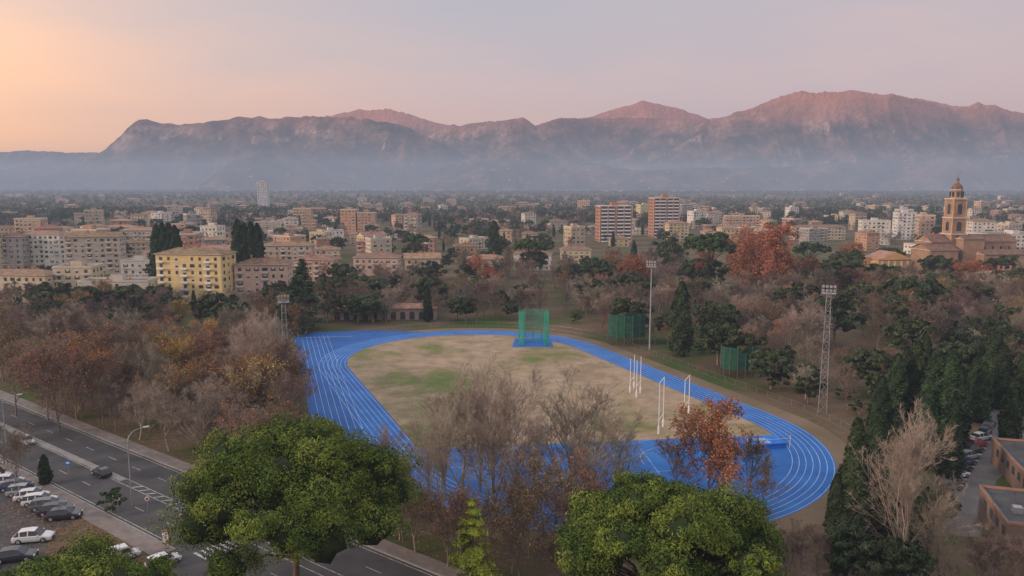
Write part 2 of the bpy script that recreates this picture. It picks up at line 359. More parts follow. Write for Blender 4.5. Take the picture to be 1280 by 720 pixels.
def grassmat():
    m,nt,b=new_mat('infield_grass'); b.inputs['Roughness'].default_value=.95
    g=nt.nodes.new('ShaderNodeNewGeometry')
    n1=nt.nodes.new('ShaderNodeTexNoise');n1.inputs['Scale'].default_value=.035;n1.inputs['Detail'].default_value=10;n1.inputs['Roughness'].default_value=.68;n1.inputs['Distortion'].default_value=.4
    n2=nt.nodes.new('ShaderNodeTexNoise');n2.inputs['Scale'].default_value=.22;n2.inputs['Detail'].default_value=8;n2.inputs['Roughness'].default_value=.75
    for n in (n1,n2): nt.links.new(g.outputs['Position'],n.inputs['Vector'])
    # damp greener ground along the left and near edges of the pitch
    val=n1.outputs['Fac']
    for (cx,cy,rad,amp) in ((*gp(500,475),24,.16),(*gp(560,440),20,.09),(*gp(560,545),22,.14),(*gp(900,505),26,.12),(*gp(720,470),30,-.10),(*gp(640,515),20,-.06)):
        v=nt.nodes.new('ShaderNodeVectorMath');v.operation='DISTANCE';v.inputs[1].default_value=(cx,cy,0);nt.links.new(g.outputs['Position'],v.inputs[0])
        mr=nt.nodes.new('ShaderNodeMapRange');mr.interpolation_type='SMOOTHSTEP';mr.inputs['From Min'].default_value=rad;mr.inputs['From Max'].default_value=2;mr.inputs['To Min'].default_value=0;mr.inputs['To Max'].default_value=amp;nt.links.new(v.outputs['Value'],mr.inputs['Value'])
        ad=nt.nodes.new('ShaderNodeMath');ad.operation='ADD';nt.links.new(val,ad.inputs[0]);nt.links.new(mr.outputs['Result'],ad.inputs[1]);val=ad.outputs[0]
    r1=nt.nodes.new('ShaderNodeValToRGB');e=r1.color_ramp.elements
    e[0].position=.36;e[0].color=(.26,.19,.115,1);e[1].position=.66;e[1].color=(.11,.155,.03,1)
    x=e.new(.44);x.color=(.35,.26,.175,1);x=e.new(.52);x.color=(.30,.225,.14,1);x=e.new(.57);x.color=(.22,.185,.09,1);x=e.new(.61);x.color=(.165,.165,.055,1)
    nt.links.new(val,r1.inputs['Fac'])
    mr=nt.nodes.new('ShaderNodeMapRange');mr.inputs['From Min'].default_value=.3;mr.inputs['From Max'].default_value=.7;mr.inputs['To Min'].default_value=.62;mr.inputs['To Max'].default_value=1.25;nt.links.new(n2.outputs['Fac'],mr.inputs['Value'])
    h=nt.nodes.new('ShaderNodeHueSaturation');nt.links.new(r1.outputs['Color'],h.inputs['Color']);nt.links.new(mr.outputs['Result'],h.inputs['Value'])
    nt.links.new(h.outputs['Color'],b.inputs['Base Color']);return m
M['infield']=grassmat()
mb=MB(); mb.face([(*p,.034) for p in clip(oval(36.0),1)],M['infield']); mb.obj('infield_grass')
sheet('dirt_border',[(x,y) for x,y in oval(49)],.012,mat('dirt',(.2,.145,.1),(.14,.11,.065),.08,coord='World',detail=8))
# ================================================================ GROUND
def groundmat():
    m,nt,b=new_mat('ground'); b.inputs['Roughness'].default_value=1; b.inputs['Specular IOR Level'].default_value=.1
    g=nt.nodes.new('ShaderNodeNewGeometry')
    def noise(s,d=8,r=.6):
        n=nt.nodes.new('ShaderNodeTexNoise');n.inputs['Scale'].default_value=s;n.inputs['Detail'].default_value=d;n.inputs['Roughness'].default_value=r;nt.links.new(g.outputs['Position'],n.inputs['Vector']);return n.outputs['Fac']
    r1=nt.nodes.new('ShaderNodeValToRGB');e=r1.color_ramp.elements
    e[0].position=.36;e[0].color=(.05,.085,.022,1);e[1].position=.62;e[1].color=(.15,.105,.07,1);x=e.new(.45);x.color=(.085,.085,.035,1);x=e.new(.52);x.color=(.125,.093,.06,1)
    nt.links.new(noise(.03),r1.inputs['Fac'])
    mr=nt.nodes.new('ShaderNodeMapRange');mr.inputs['To Min'].default_value=.45;mr.inputs['To Max'].default_value=1.55;nt.links.new(noise(.6,8,.75),mr.inputs['Value'])
    h=nt.nodes.new('ShaderNodeHueSaturation');nt.links.new(r1.outputs['Color'],h.inputs['Color']);nt.links.new(mr.outputs['Result'],h.inputs['Value'])
    nt.links.new(h.outputs['Color'],b.inputs['Base Color']);return m
M['ground']=groundmat()
sheet('ground',[(-26000,-300),(26000,-300),(26000,26000),(-26000,26000)],0,M['ground'])
# ================================================================ AVENUE
E=np.array([.80,-.60]);EN=np.array([.60,.80])
o0=np.array(gp(230,692)); base=float(o0@EN); AW=17.
def rp(s,n): p=E*s+EN*(base+n); return (float(p[0]),float(p[1]))
S0=float(o0@E)
mb=MB()
def rq(mb,s0,s1,n0,n1,z,m): mb.face([(*rp(s0,n0),z),(*rp(s1,n0),z),(*rp(s1,n1),z),(*rp(s0,n1),z)],m)
rq(mb,-420,S0+140,0,AW,.014,M['asphalt']); mb.obj('avenue_road')
mb=MB()
for s in np.arange(-400,S0+130,9): 
    rq(mb,s,s+3,3.9,4.02,.02,M['paint']); rq(mb,s,s+3,12.8,12.92,.02,M['paint'])
for n in (.5,7.6,9.2,AW-.6): rq(mb,-400,S0-4 if n<7 else S0+130,n,n+.12,.02,M['paint'])
for s in np.arange(S0-30,S0-6,2.4): mb.face([(*rp(s,7.8),.02),(*rp(s+.4,7.8),.02),(*rp(s+1.4,9.1),.02),(*rp(s+1.0,9.1),.02)],M['paint'])
for i in range(7): rq(mb,S0+1,S0+4.2,.8+i*.95,1.25+i*.95,.0205,M['paint'])
mb.obj('road_markings')
def kbox(mb,s0,s1,n0,n1,z,m):
    a=[rp(s0,n0),rp(s1,n0),rp(s1,n1),rp(s0,n1)]
    for i in range(4): p=a[i];q=a[(i+1)%4]; mb.face([(*p,0),(*q,0),(*q,z),(*p,z)],m)
    mb.face([(*p,z) for p in a],m)
mb=MB(); kbox(mb,-420,S0-2,-3.2,-.25,.12,M['pave']); kbox(mb,S0+9,S0+140,-3.2,-.25,.12,M['pave']); kbox(mb,-420,S0+140,AW+.3,AW+3,.12,M['pave']); mb.obj('pavement')
mb=MB(); kbox(mb,-420,S0-2,-.22,0,.15,M['kerb']); kbox(mb,S0+9,S0+140,-.22,0,.15,M['kerb']); kbox(mb,-420,S0+140,AW+.03,AW+.27,.15,M['kerb']); kbox(mb,-420,S0-34,7.9,9.0,.15,M['kerb']); mb.obj('kerb')
sheet('car_park',[gp(-260,560),gp(-60,585),gp(45,592),gp(112,640),gp(60,672),gp(50,740),gp(-260,760)],.016,M['asphalt'])
mb=MB(); rq(mb,S0-1,S0+8.5,-60,.0,.0165,M['asphalt']); mb.obj('side_road')
sheet('side_road',[gp(1175,668),gp(1225,672),gp(1246,600),gp(1330,540),gp(1420,505),gp(1240,512),gp(1215,560)],.016,M['lot'])
sheet('park_road',[gp(960,392),gp(1060,402),gp(1200,422),gp(1400,450),gp(1400,438),gp(1200,409),gp(1060,394),gp(960,387)],.016,M['pave'])
sheet('parking_lot',[gp(540,372),gp(660,372),gp(655,362),gp(550,362)],.016,M['asphalt'])
rng=np.random.default_rng(3)
C=[]
for s,n in zip(rng.uniform(-40,0,3600)+S0, -3.3-np.abs(rng.normal(0,6,3600))): C.append((*rp(s,n),.06))
for s,n in zip(rng.uniform(-90,40,4500)+S0, AW+1+np.abs(rng.normal(0,8,4500))): C.append((*rp(s,n),.16))
V,Fc=leafq(np.array(C),.3,rng,.8); V[:,2]=np.clip(V[:,2]*.4+.03,.03,.2); link(bpy.data.objects.new('fallen_leaves',np_mesh('fallen_leaves',V,Fc,[M['leaves']])))
# ================================================================ BUILDINGS
def facade(mb,x0,x1,y,z0,floors,fh,sgn,axis,glass,rng,balc=True,detail=True):
    W=x1-x0; n=max(1,int(W/3.3)); st=W/n
    def rect(a0,a1,z0,z1,off,m):
        o=y+sgn*off
        if axis==0: mb.face([(a0,o,z0),(a1,o,z0),(a1,o,z1),(a0,o,z1)],m)
        else: mb.face([(o,a0,z0),(o,a1,z0),(o,a1,z1),(o,a0,z1)],m)
    for f in range(floors):
        zb=z0+f*fh+.95
        for i in range(n):
            c=x0+(i+.5)*st; ww=.58 if (i%3) else .75
            k=rng.random(); 
            if k>.93: continue
            if detail and k<.5: rect(c-ww-.12,c+ww+.12,zb-.12,zb+1.55,.02,M['lite'])
            rect(c-ww,c+ww,zb,zb+1.48,.05,M['glass'] if k<.62 else M['shut'])
            if detail and k<.62 and rng.random()<.4:
                rect(c-ww-.5,c-ww,zb,zb+1.48,.07,M['shut']); rect(c+ww,c+ww+.5,zb,zb+1.48,.07,M['shut'])
            if k>.3 and k<.62: rect(c-ww,c+ww,zb+.75,zb+1.5,.06,M['lite'])
            if balc and i%3==0 and axis==0 and f>0:
                ya,yb=sorted((y+sgn*.03,y+sgn*1.25)); 
                mb.box(c-1.5,c+1.5,ya,yb,zb-1.0,zb-.86,M['lite']); mb.box(c-1.5,c+1.5,*sorted((y+sgn*1.2,y+sgn*1.27)),zb-.85,zb+.05,balc if balc is not True else M['lite'])
                rect(c-.6,c+.6,zb-.85,zb,.055,M['glass'])
def building(w,d,h,wall,roof='hip',seed=0,balc=True,detail=True,rm=None):
    rng=random.Random(seed); mb=MB(); x0,x1,y0,y1=-w/2,w/2,0,d
    fl=max(1,round((h-.6)/3.1)); fh=(h-.6)/fl
    for a,b in (((x0,y0),(x1,y0)),((x1,y0),(x1,y1)),((x1,y1),(x0,y1)),((x0,y1),(x0,y0))): mb.face([(*a,0),(*b,0),(*b,h),(*a,h)],wall)
    facade(mb,x0+.6,x1-.6,y0,0,fl,fh,-1,0,None,rng,balc,detail); facade(mb,x0+.6,x1-.6,y1,0,fl,fh,1,0,None,rng,False,False)
    facade(mb,y0+.6,y1-.6,x0,0,fl,fh,-1,1,None,rng,False,detail); facade(mb,y0+.6,y1-.6,x1,0,fl,fh,1,1,None,rng,False,detail)
    rm=rm or M['roof']
    if detail and seed%2==0:
        for f in range(1,fl): 
            mb.box(x0-.06,x1+.06,y0-.06,y0-.001,f*fh+.1,f*fh+.28,M['lite'])
    e=.7
    if roof=='hip':
        X0,X1,Y0,Y1=x0-e,x1+e,y0-e,y1+e; ins=(d/2+e)*.98; rh=(d/2)*.36
        if w<d: ins=min(ins,(w/2+e)*.9)
        a,b,c,dd=(X0,Y0,h),(X1,Y0,h),(X1,Y1,h),(X0,Y1,h); mb.box(X0,X1,Y0,Y1,h-.02,h+.18,M['lite'])
        a,b,c,dd=[(p[0],p[1],h+.181) for p in (a,b,c,dd)]
        p=(X0+ins,(Y0+Y1)/2,h+rh);q=(X1-ins,(Y0+Y1)/2,h+rh)
        mb.face([a,b,q,p],rm);mb.face([b,c,q],rm);mb.face([c,dd,p,q],rm);mb.face([dd,a,p],rm)
    elif roof=='gable':
        X0,X1,Y0,Y1=x0-e,x1+e,y0-e,y1+e; rh=(d/2)*.42; ym=(Y0+Y1)/2
        mb.box(X0,X1,Y0,Y1,h-.02,h+.12,M['lite'])
        mb.face([(X0,Y0,h+.121),(X1,Y0,h+.121),(X1,ym,h+rh),(X0,ym,h+rh)],rm);mb.face([(X1,Y1,h+.121),(X0,Y1,h+.121),(X0,ym,h+rh),(X1,ym,h+rh)],rm)
        for X in (x0,x1): mb.face([(X,y0,h+.1),(X,y1,h+.1),(X,ym,h+rh-.15)],wall)
    else:
        mb.face([(x0,y0,h-.3),(x1,y0,h-.3),(x1,y1,h-.3),(x0,y1,h-.3)],M['groof'])
        for bx in ((x0-.15,x1+.15,y0-.15,y0+.2),(x0-.15,x1+.15,y1-.2,y1+.15),(x0-.15,x0+.2,y0+.2,y1-.2),(x1-.2,x1+.15,y0+.2,y1-.2)): mb.box(*bx,h-.35,h+.5,M['lite'])
        mb.box(-2.5,2.5,d*.35,d*.7,h-.3,h+2.4,wall,M['groof'])
    for _ in range(3):
        cx=rng.uniform(x0*.6,x1*.6); cy=d*rng.uniform(.3,.7); mb.box(cx-.35,cx+.35,cy-.35,cy+.35,h,h+(d*.2+1.2 if roof!='flat' else 1.2),M['brick'])
    cx=rng.uniform(x0*.5,x1*.5); mb.tube((cx,d*.5,h),(cx,d*.5,h+4.5),.05,.04,M['dmetal'],4); mb.tube((cx-.8,d*.5,h+4.2),(cx+.8,d*.5,h+4.2),.04,.04,M['dmetal'],4)
    return mb
bocc=[]
def bld(u0,u1,vb,vt,col,roof='hip',d=12,rot=None,name='apartment_building',D=None,balc=True,detail=True):
    D=D or dist(vb); w=xat(u1,D)-xat(u0,D); h=max(3.2,hat(D,vt)); x=(xat(u0,D)+xat(u1,D))/2
    mb=building(w*.93,d,h,wallc('plaster_%d_%d_%d'%tuple(int(c*100) for c in col),col),roof,int(u0+vb),balc,detail)
    rot=random.uniform(-.15,.15) if rot is None else rot
    bocc.append((x,D+d/2,max(w,d)*.6)); return mb.obj(name,(x,D,0),rot)
CR=(.62,.50,.34);YE=(.76,.58,.27);WH=(.68,.64,.57);PK=(.62,.43,.35);GR=(.40,.36,.33);OC=(.60,.36,.18)
bld(-60,-2,340,292,CR);bld(2,30,338,296,GR);bld(27,80,336,293,WH,rot=-.1);bld(84,152,343,296,(.50,.43,.36),'gable',rot=.2)
bld(-30,66,378,344,CR,rot=-.12);bld(68,118,376,334,CR,'flat');bld(98,188,388,352,(.68,.60,.48),'flat',rot=.1);bld(152,191,352,326,WH,'flat')
bld(192,284,380,318,YE,d=14,rot=-.12,balc=M['white']);bld(232,300,345,312,PK,rot=.05);bld(293,362,376,331,PK,d=14,rot=.1);bld(325,392,338,307,(.5,.4,.33));bld(392,425,330,312,CR)
bld(365,420,352,325,(.5,.33,.25));bld(440,500,345,322,PK);bld(505,552,352,323,CR,'gable');bld(583,634,350,324,(.72,.64,.5));bld(568,596,328,308,OC);bld(640,690,338,318,WH)
bld(700,740,330,312,CR);bld(128,170,300,284,GR);bld(150,196,310,288,(.42,.36,.32))
bld(1243,1290,376,344,(.66,.59,.48),rot=.1);bld(1230,1330,318,293,(.68,.65,.6),'flat',d=30,balc=False)
bld(1076,1112,306,276,WH,'flat');bld(1120,1144,300,266,(.7,.68,.66),'flat');bld(1122,1140,300,262,(.5,.5,.5),'flat',D=760)
bld(1150,1180,310,296,CR);bld(990,1060,300,284,CR);bld(905,950,292,270,(.5,.3,.22),'flat')
bld(322,335,250,227,(.6,.6,.62),'flat',D=1500,d=20,name='tower_block',detail=False,balc=False)
bld(425,446,292,262,(.52,.3,.19),'flat',name='tower_block',balc=False);bld(446,470,292,266,(.47,.28,.19),'flat',name='tower_block',balc=False)
def tower(u0,u1,D,vt):
    w=xat(u1,D)-xat(u0,D);h=hat(D,vt);mb=MB();d=18;fl=int(h/3.1);fh=h/fl
    mb.box(-w/2,w/2,0,d,0,h,M['brick'],M['groof'])
    for s in (-1,1):
        for k in (.28,.72):
            xc=s*w/2*k
            for f in range(fl):
                z=f*fh; mb.box(xc-w*.09,xc+w*.09,-1.3,-.02,z+.05,z+1.1,M['white']); mb.face([(xc-w*.085,-.03,z+1.1),(xc+w*.085,-.03,z+1.1),(xc+w*.085,-.03,z+2.7),(xc-w*.085,-.03,z+2.7)],M['glass'])
    for f in range(fl):
        z=f*fh+1
        mb.face([(-.9,-.03,z),(.9,-.03,z),(.9,-.03,z+1.4),(-.9,-.03,z+1.4)],M['glass'])
        for X,sg in ((-w/2,-1),(w/2,1)):
            for yy in (3,8,13): mb.face([(X+sg*.03,yy,z),(X+sg*.03,yy+1.6,z),(X+sg*.03,yy+1.6,z+1.4),(X+sg*.03,yy,z+1.4)],M['glass'])
            mb.box(*sorted((X+sg*.02,X+sg*.12)),0,d,z+1.75,z+1.95,M['lite'])
    for xx in (-w/2,-w/2*.5,0,w/2*.5,w/2): mb.box(xx-.25,xx+.25,-.3,-.01,0,h,M['lite'])
    mb.box(-w/2-.3,w/2+.3,-.4,d+.3,h,h+.6,M['lite']); mb.box(-3,3,5,12,h+.6,h+3.5,M['brick'],M['groof'])
    mb.obj('tower_block',((xat(u0,D)+xat(u1,D))/2,D,0),.12); bocc.append(((xat(u0,D)+xat(u1,D))/2,D,25))
tower(749,790,700,258);tower(816,849,760,248)
def church():
    D=430; mb=MB(); S=M['stone']
    def stage(w,z0,z1,m,op=True):
        mb.box(-w,w,-w,w,z0,z1,m)
        mb.box(-w-.45,w+.45,-w-.45,w+.45,z1,z1+.6,M['lite'])
        for a in (-1,1):
            for b in (-1,1): mb.box(a*w-.4 if a>0 else -w-.12,a*w+.12 if a>0 else -w+.4,b*w-.4 if b>0 else -w-.12,b*w+.12 if b>0 else -w+.4,z0,z1,M['ochre'])
        if op:
            zc=(z0+z1)/2; ht=(z1-z0)*.32; r=w*.34
            arch=[(-r,zc-ht),(r,zc-ht)]+[(r*math.cos(t),zc+ht*.4+r*math.sin(t)) for t in np.linspace(0,math.pi,9)]
            for sg in (-1,1):
                mb.face([(px,sg*(w+.05),pz) for px,pz in arch],M['glass']); mb.face([(sg*(w+.05),px,pz) for px,pz in arch],M['glass'])
    stage(4.4,0,24,S,False);stage(4.1,24.6,33,S);stage(3.8,33.6,43.5,S)
    def octo(r0,z0,r1,z1,m,k=8): mb.tube((0,0,z0),(0,0,z1),r0,r1,m,k)
    octo(3.2,44.1,3.1,48.5,S)
    for i in range(8):
        a=(i+.5)*math.pi/4
        mb.box(3.0*math.cos(a)-.45,3.0*math.cos(a)+.45,3.0*math.sin(a)-.45,3.0*math.sin(a)+.45,45,47.8,M['glass'])
    octo(3.6,48.5,3.6,49,M['lite']);octo(3.2,49,2.5,51,M['roof']);octo(2.5,51,1.1,52.4,M['roof']);octo(.8,52.4,.8,54.2,S);octo(1.1,54.2,.2,55.6,M['roof']);octo(.12,55.6,.08,58,M['dmetal'],5)
    def gable(x0,x1,y0,y1,h,rh,m):
        for a,b in (((x0,y0),(x1,y0)),((x1,y0),(x1,y1)),((x1,y1),(x0,y1)),((x0,y1),(x0,y0))): mb.face([(*a,0),(*b,0),(*b,h),(*a,h)],m)
        ym=(y0+y1)/2; mb.box(x0-.5,x1+.5,y0-.5,y1+.5,h,h+.3,M['lite'])
        mb.face([(x0-.6,y0-.7,h+.31),(x1+.6,y0-.7,h+.31),(x1+.6,ym,h+rh),(x0-.6,ym,h+rh)],M['roof']);mb.face([(x1+.6,y1+.7,h+.31),(x0-.6,y1+.7,h+.31),(x0-.6,ym,h+rh),(x1+.6,ym,h+rh)],M['roof'])
        for X in (x0,x1): mb.face([(X,y0,h),(X,y1,h),(X,ym,h+rh-.2)],m)
    gable(-16,34,-5,9,20,4,S);gable(-22,-6,-14,4,16,3.5,S);gable(6,36,-18,-5.2,14,2.5,S);gable(-2,10,-12,-5.1,22,2,S)
    for i in range(7):
        xx=9+i*3.8; mb.face([(xx,-18.05,5),(xx+1.1,-18.05,5),(xx+1.1,-18.05,9),(xx+.55,-18.05,9.8),(xx,-18.05,9)],M['glass'])
    for i in range(10):
        xx=-14+i*4.8; mb.face([(xx,-5.05,15),(xx+1.1,-5.05,15),(xx+1.1,-5.05,17.6),(xx,-5.05,17.6)],M['glass'])
    mb.obj('church',(xat(1193,D),D+4,0),.08)
    mb=MB(); w=9;mb.box(-w,w,0,14,0,13,M['ochre'])
    mb.face([(-w-.8,-.6,13.01),(w+.8,-.6,13.01),(0,-.6,17)],M['ochre']);mb.face([(-w-.8,-.6,13.01),(0,-.6,17),(0,14.6,17),(-w-.8,14.6,13.01)],M['roof']);mb.face([(w+.8,-.6,13.01),(w+.8,14.6,13.01),(0,14.6,17),(0,-.6,17)],M['roof'])
    for i in range(5): xx=-7+i*3.5; mb.box(xx-.35,xx+.35,-.5,-.02,0,12.4,M['lite'])
    for i in range(4): xx=-5.3+i*3.5; mb.face([(xx-.6,-.04,4),(xx+.6,-.04,4),(xx+.6,-.04,7),(xx-.6,-.04,7)],M['glass'])
    mb.obj('chapel_hall',(xat(1117,400),400,0),.1)
church(); bocc.append((xat(1193,430),434,42)); bocc.append((xat(1117,400),405,16))
mb=MB();w=40;mb.box(-w/2,w/2,0,7,0,4.2,wallc('club',(.42,.31,.26)));mb.box(-w/2-.5,w/2+.5,-.6,7.5,4.2,4.45,M['roof'])
mb.face([(-w/2-.6,-.7,4.46),(w/2+.6,-.7,4.46),(w/2+.6,3.5,5.9),(-w/2-.6,3.5,5.9)],M['roof']);mb.face([(w/2+.6,7.6,4.46),(-w/2-.6,7.6,4.46),(-w/2-.6,3.5,5.9),(w/2+.6,3.5,5.9)],M['roof'])
for i in range(11):
    xx=-w/2+2+i*3.6; r=1.0; mb.face([(xx-r,-.04,.1),(xx+r,-.04,.1)]+[(xx+r*math.cos(t),-.04,2.2+r*math.sin(t)) for t in np.linspace(0,math.pi,8)],M['glass'])
x,y=gp(478,402);mb.obj('clubhouse',(x,y+4,0),.03)
def flatblock(w,d,h,rot,loc,name='flat_roof_building'):
    mb=MB();c=wallc('brickwall',(.22,.15,.12));mb.box(-w/2,w/2,-d/2,d/2,0,h,c,M['droof'])
    for bx in ((-w/2-.1,w/2+.1,-d/2-.1,-d/2+.2),(-w/2-.1,w/2+.1,d/2-.2,d/2+.1),(-w/2-.1,-w/2+.2,-d/2+.2,d/2-.2),(w/2-.2,w/2+.1,-d/2+.2,d/2-.2)): mb.box(*bx,h+.002,h+.35,M['brick'],M['groof'])
    for i in range(4):
        xx=-w/2+2.5+i*w/4.5; mb.box(xx-.6,xx+.6,-d*.2,-d*.2+1.2,h+.003,h+.9,M['metal']); mb.tube((xx+1,d*.2,h),(xx+1,d*.2,h+1.3),.15,.15,M['dmetal'])
    for i in range(int(d/3)):
        yy=-d/2+1.5+i*3
        mb.face([(-w/2-.04,yy-.7,h-2.3),(-w/2-.04,yy+.7,h-2.3),(-w/2-.04,yy+.7,h-.9),(-w/2-.04,yy-.7,h-.9)],M['glass'])
    mb.obj(name,loc,rot)
x,y=gp(1290,668);flatblock(16,14,5,-.3,(x+1,y-3,0));x,y=gp(1300,610);flatblock(14,20,4.5,-.3,(x+3,y+1,0))
# ---- town
TM=[]
for i in range(16):
    w=R.uniform(12,24);h=R.choice([7,7,10,10,13,13,16,19]);TM.append((building(w,R.uniform(10,14),float(h),M['wall'],['hip','hip','gable','flat'][i%4] if h<15 else ['flat','hip'][i%2],i,True,True).mesh('apartment_building'),w))
def dmin(u): return np.interp(u,[-200,200,400,640,760,1060,1120,1500],[395,400,430,470,640,640,520,500])
tt=[]
for gx in np.arange(-1500,1500,38):
    for gy in np.arange(385,1400,39):
        x=gx+R.normal(0,8)+gy*.18; y=gy+R.normal(0,8)
        u=640+F*x/(y*math.cos(TH)+H*math.sin(TH))
        if u<-60 or u>1340 or y<dmin(u): continue
        if any((x-a)**2+(y-b)**2<(c+14)**2 for a,b,c in bocc): continue
        green=math.sin(x*.011+2)+math.sin(y*.013+x*.006)
        pr=(.60 if y<750 else .40 if y<950 else .15)-.18*green
        if R.random()<pr:
            me,w=TM[R.integers(len(TM))]
            place(me,'apartment_building',x,y,0,1,rot=float(R.choice([0,0,math.pi/2,math.pi])+R.normal(.15,.25)),sz=float(R.uniform(.7,1.2)))
            if R.random()<.8: tt.append((x+R.uniform(-9,9),y-14))
        else: 
            for _ in range(3): tt.append((x+R.uniform(-15,15),y+R.uniform(-15,15)))
for x,y in tt:
    k=R.choice(['oak','bare','spine','cyp','rusty','bare','oak','oak']); me=T[k][R.integers(len(T[k]))]; hh=R.uniform(8,15)
    place(me,me.name.split('.')[0],x,y,0,hh/me['h'])
def far_trees(name,n,y0,y1,hr,k,leafm,seed,zf=None,smax=.8,ls=3.4,thr=-.3):
    rng=np.random.default_rng(seed); y=np.exp(rng.uniform(math.log(y0),math.log(y1),n)); x=y*rng.uniform(-smax,smax,n)
    cl=np.sin(x*.004+1.3)+np.sin(y*.003+x*.002)+np.sin(x*.011-y*.007)+rng.normal(0,.7,n); keep=cl>thr; x=x[keep];y=y[keep];n=len(x)
    h=rng.uniform(*hr,n); z=np.zeros(n) if zf is None else zf(x,y)
    c=np.stack([x,y,z+h*.5],1); c=np.repeat(c,k,0); hh=np.repeat(h,k)
    d=rng.normal(size=(n*k,3)); d/=np.linalg.norm(d,axis=1)[:,None]
    c=c+d*np.stack([hh*.5,hh*.5,hh*.48],1)*rng.uniform(.6,1,(n*k,1)); V,Fc=leafq(c,ls,rng,.8,N=d); 
    link(bpy.data.objects.new(name,np_mesh(name,V,Fc,[M[leafm]])))
far_trees('distant_woodland',8500,1150,5600,(9,17),14,'oak',1,ls=4,thr=-1.2);far_trees('distant_woodland',4800,1050,4500,(8,15),12,'twig',2,ls=4,thr=-.8)
def far_boxes(name,n,y0,y1,seed,zf=None,smax=.8,sc_=1):
    rng=np.random.default_rng(seed); mb=MB(); cols=[wallc('fw%d'%i,c) for i,c in enumerate([(.6,.52,.45),(.66,.62,.58),(.52,.38,.3),(.45,.4,.36)])]
    for i in range(n):
        y=math.exp(rng.uniform(math.log(y0),math.log(y1)));x=y*rng.uniform(-smax,smax)
        w=rng.uniform(6,14)*sc_;d=rng.uniform(6,8)*sc_;h=rng.choice([7,9,12,15] if zf is None else [7,8,10])*sc_; z=0 if zf is None else float(zf(np.array([x]),np.array([y]))[0])-3
        c=cols[rng.integers(4)]; mb.box(x-w,x+w,y-d,y+d,z,z+h,c,M['roof'])
        if zf is None:
            for f in range(int(h/3)): mb.face([(x-w+1,y-d-.1,z+f*3+1),(x+w-1,y-d-.1,z+f*3+1),(x+w-1,y-d-.1,z+f*3+2.1),(x-w+1,y-d-.1,z+f*3+2.1)],M['glass'])
        mb.face([(x-w-.5,y-d-.5,z+h+.1),(x+w+.5,y-d-.5,z+h+.1),(x+w*.5,y,z+h+2.5),(x-w*.5,y,z+h+2.5)],M['roof'])
    mb.obj(name)
far_boxes('distant_town',120,1350,3200,4)
# ================================================================ MOUNTAINS
def vnoise(x,y,seed):
    xi=np.floor(x).astype(np.int64);yi=np.floor(y).astype(np.int64);xf=x-xi;yf=y-yi
    def hsh(a,b): 
        n=(a*374761393+b*668265263+seed*974634777)&0xffffffff; n=((n^(n>>13))*1274126177)&0xffffffff; return ((n^(n>>16))&0xffff)/65535.
    u=xf*xf*xf*(xf*(xf*6-15)+10);v=yf*yf*yf*(yf*(yf*6-15)+10)
    return (hsh(xi,yi)*(1-u)+hsh(xi+1,yi)*u)*(1-v)+(hsh(xi,yi+1)*(1-u)+hsh(xi+1,yi+1)*u)*v
def ridged(x,y,o,seed,p=.52):
    s=0;a=1;t=0;w=1
    for i in range(o):
        n=1-np.abs(2*vnoise(x*2**i+17*i,y*2**i+5*i,seed+i)-1); n=n*n*w; w=np.clip(n*1.6,0,1); s=s+a*n;t+=a;a*=p
    return s/t
LAY=[(8600,3000,[(-300,228),(0,213),(60,207),(105,203),(130,193),(150,180),(168,163),(183,152),(193,151),(210,155),(235,158),(262,157),(300,151),(330,149),(360,151),(400,149),(440,152),(500,160),(560,185),(620,215),(700,240)]),
 (12500,3500,[(250,190),(330,165),(400,148),(450,140),(490,139),(530,151),(600,168),(700,160),(745,147),(800,133),(840,140),(880,153),(930,150),(1000,130),(1050,117),(1100,124),(1280,150),(1500,160)]),
 (9600,3000,[(440,240),(510,175),(555,159),(620,154),(652,151),(668,160),(700,150),(740,146),(800,148),(870,151),(920,165),(1000,200),(1100,240)]),
 (8800,3200,[(780,240),(850,175),(885,154),(930,138),(965,124),(992,118),(1030,121),(1100,124),(1150,128),(1180,134),(1210,127),(1250,137),(1300,142),(1600,150)]),
 (6900,1700,[(-300,240),(240,240),(290,205),(345,190),(400,205),(460,236),(520,222),(580,200),(630,183),(660,186),(720,203),(800,214),(900,210),(1000,205),(1100,202),(1200,195),(1300,190),(1600,190)])]
def mh(X,Y):
    s=X/Y; u=640+s*F; out=np.full_like(X,-30.)
    wx=X+300*(vnoise(X/700,Y/700,5)-.5);rn=ridged(wx/1300,Y/2800,6,3); rn2=ridged(wx/420,Y/800,6,9,.6); fb=vnoise(X/90,Y/90,2)
    for i,(Yl,W,prof) in enumerate(LAY):
        v=np.interp(u,[p[0] for p in prof],[p[1] for p in prof]); hr=H+Yl*(230.5-v)/F
        yl=Yl+900*(vnoise(X/1300,X*0+i,11+i)-.5)
        t=np.clip((Y-(yl-W))/W,0,1); back=np.clip(1-(Y-yl)/4000,0,1)
        shp=np.where(Y<yl,t**1.0,back)
        h=hr*(shp-(.78*(1-rn)+.40*(1-rn2))*(np.sin(np.clip(t,0,1)*math.pi)**.6)*np.where(Y<yl,.95,0)) + (rn2-.5)*34*np.clip(t*2,0,1)+(fb-.5)*20*np.clip(t*3,0,1)
        out=np.maximum(out,np.where(hr>-20,h,-30))
    return out
ns,nyy=1100,380
sg=np.linspace(-.95,.95,ns); yg=4700*(13200/4700)**np.linspace(0,1,nyy)
SS,YY=np.meshgrid(sg,yg); XX=SS*YY; ZZ=mh(XX,YY)
V=np.stack([XX,YY,ZZ],-1).reshape(-1,3); idx=np.arange(ns*nyy).reshape(nyy,ns)
Fc=np.stack([idx[:-1,:-1],idx[:-1,1:],idx[1:,1:],idx[1:,:-1]],-1).reshape(-1,4)
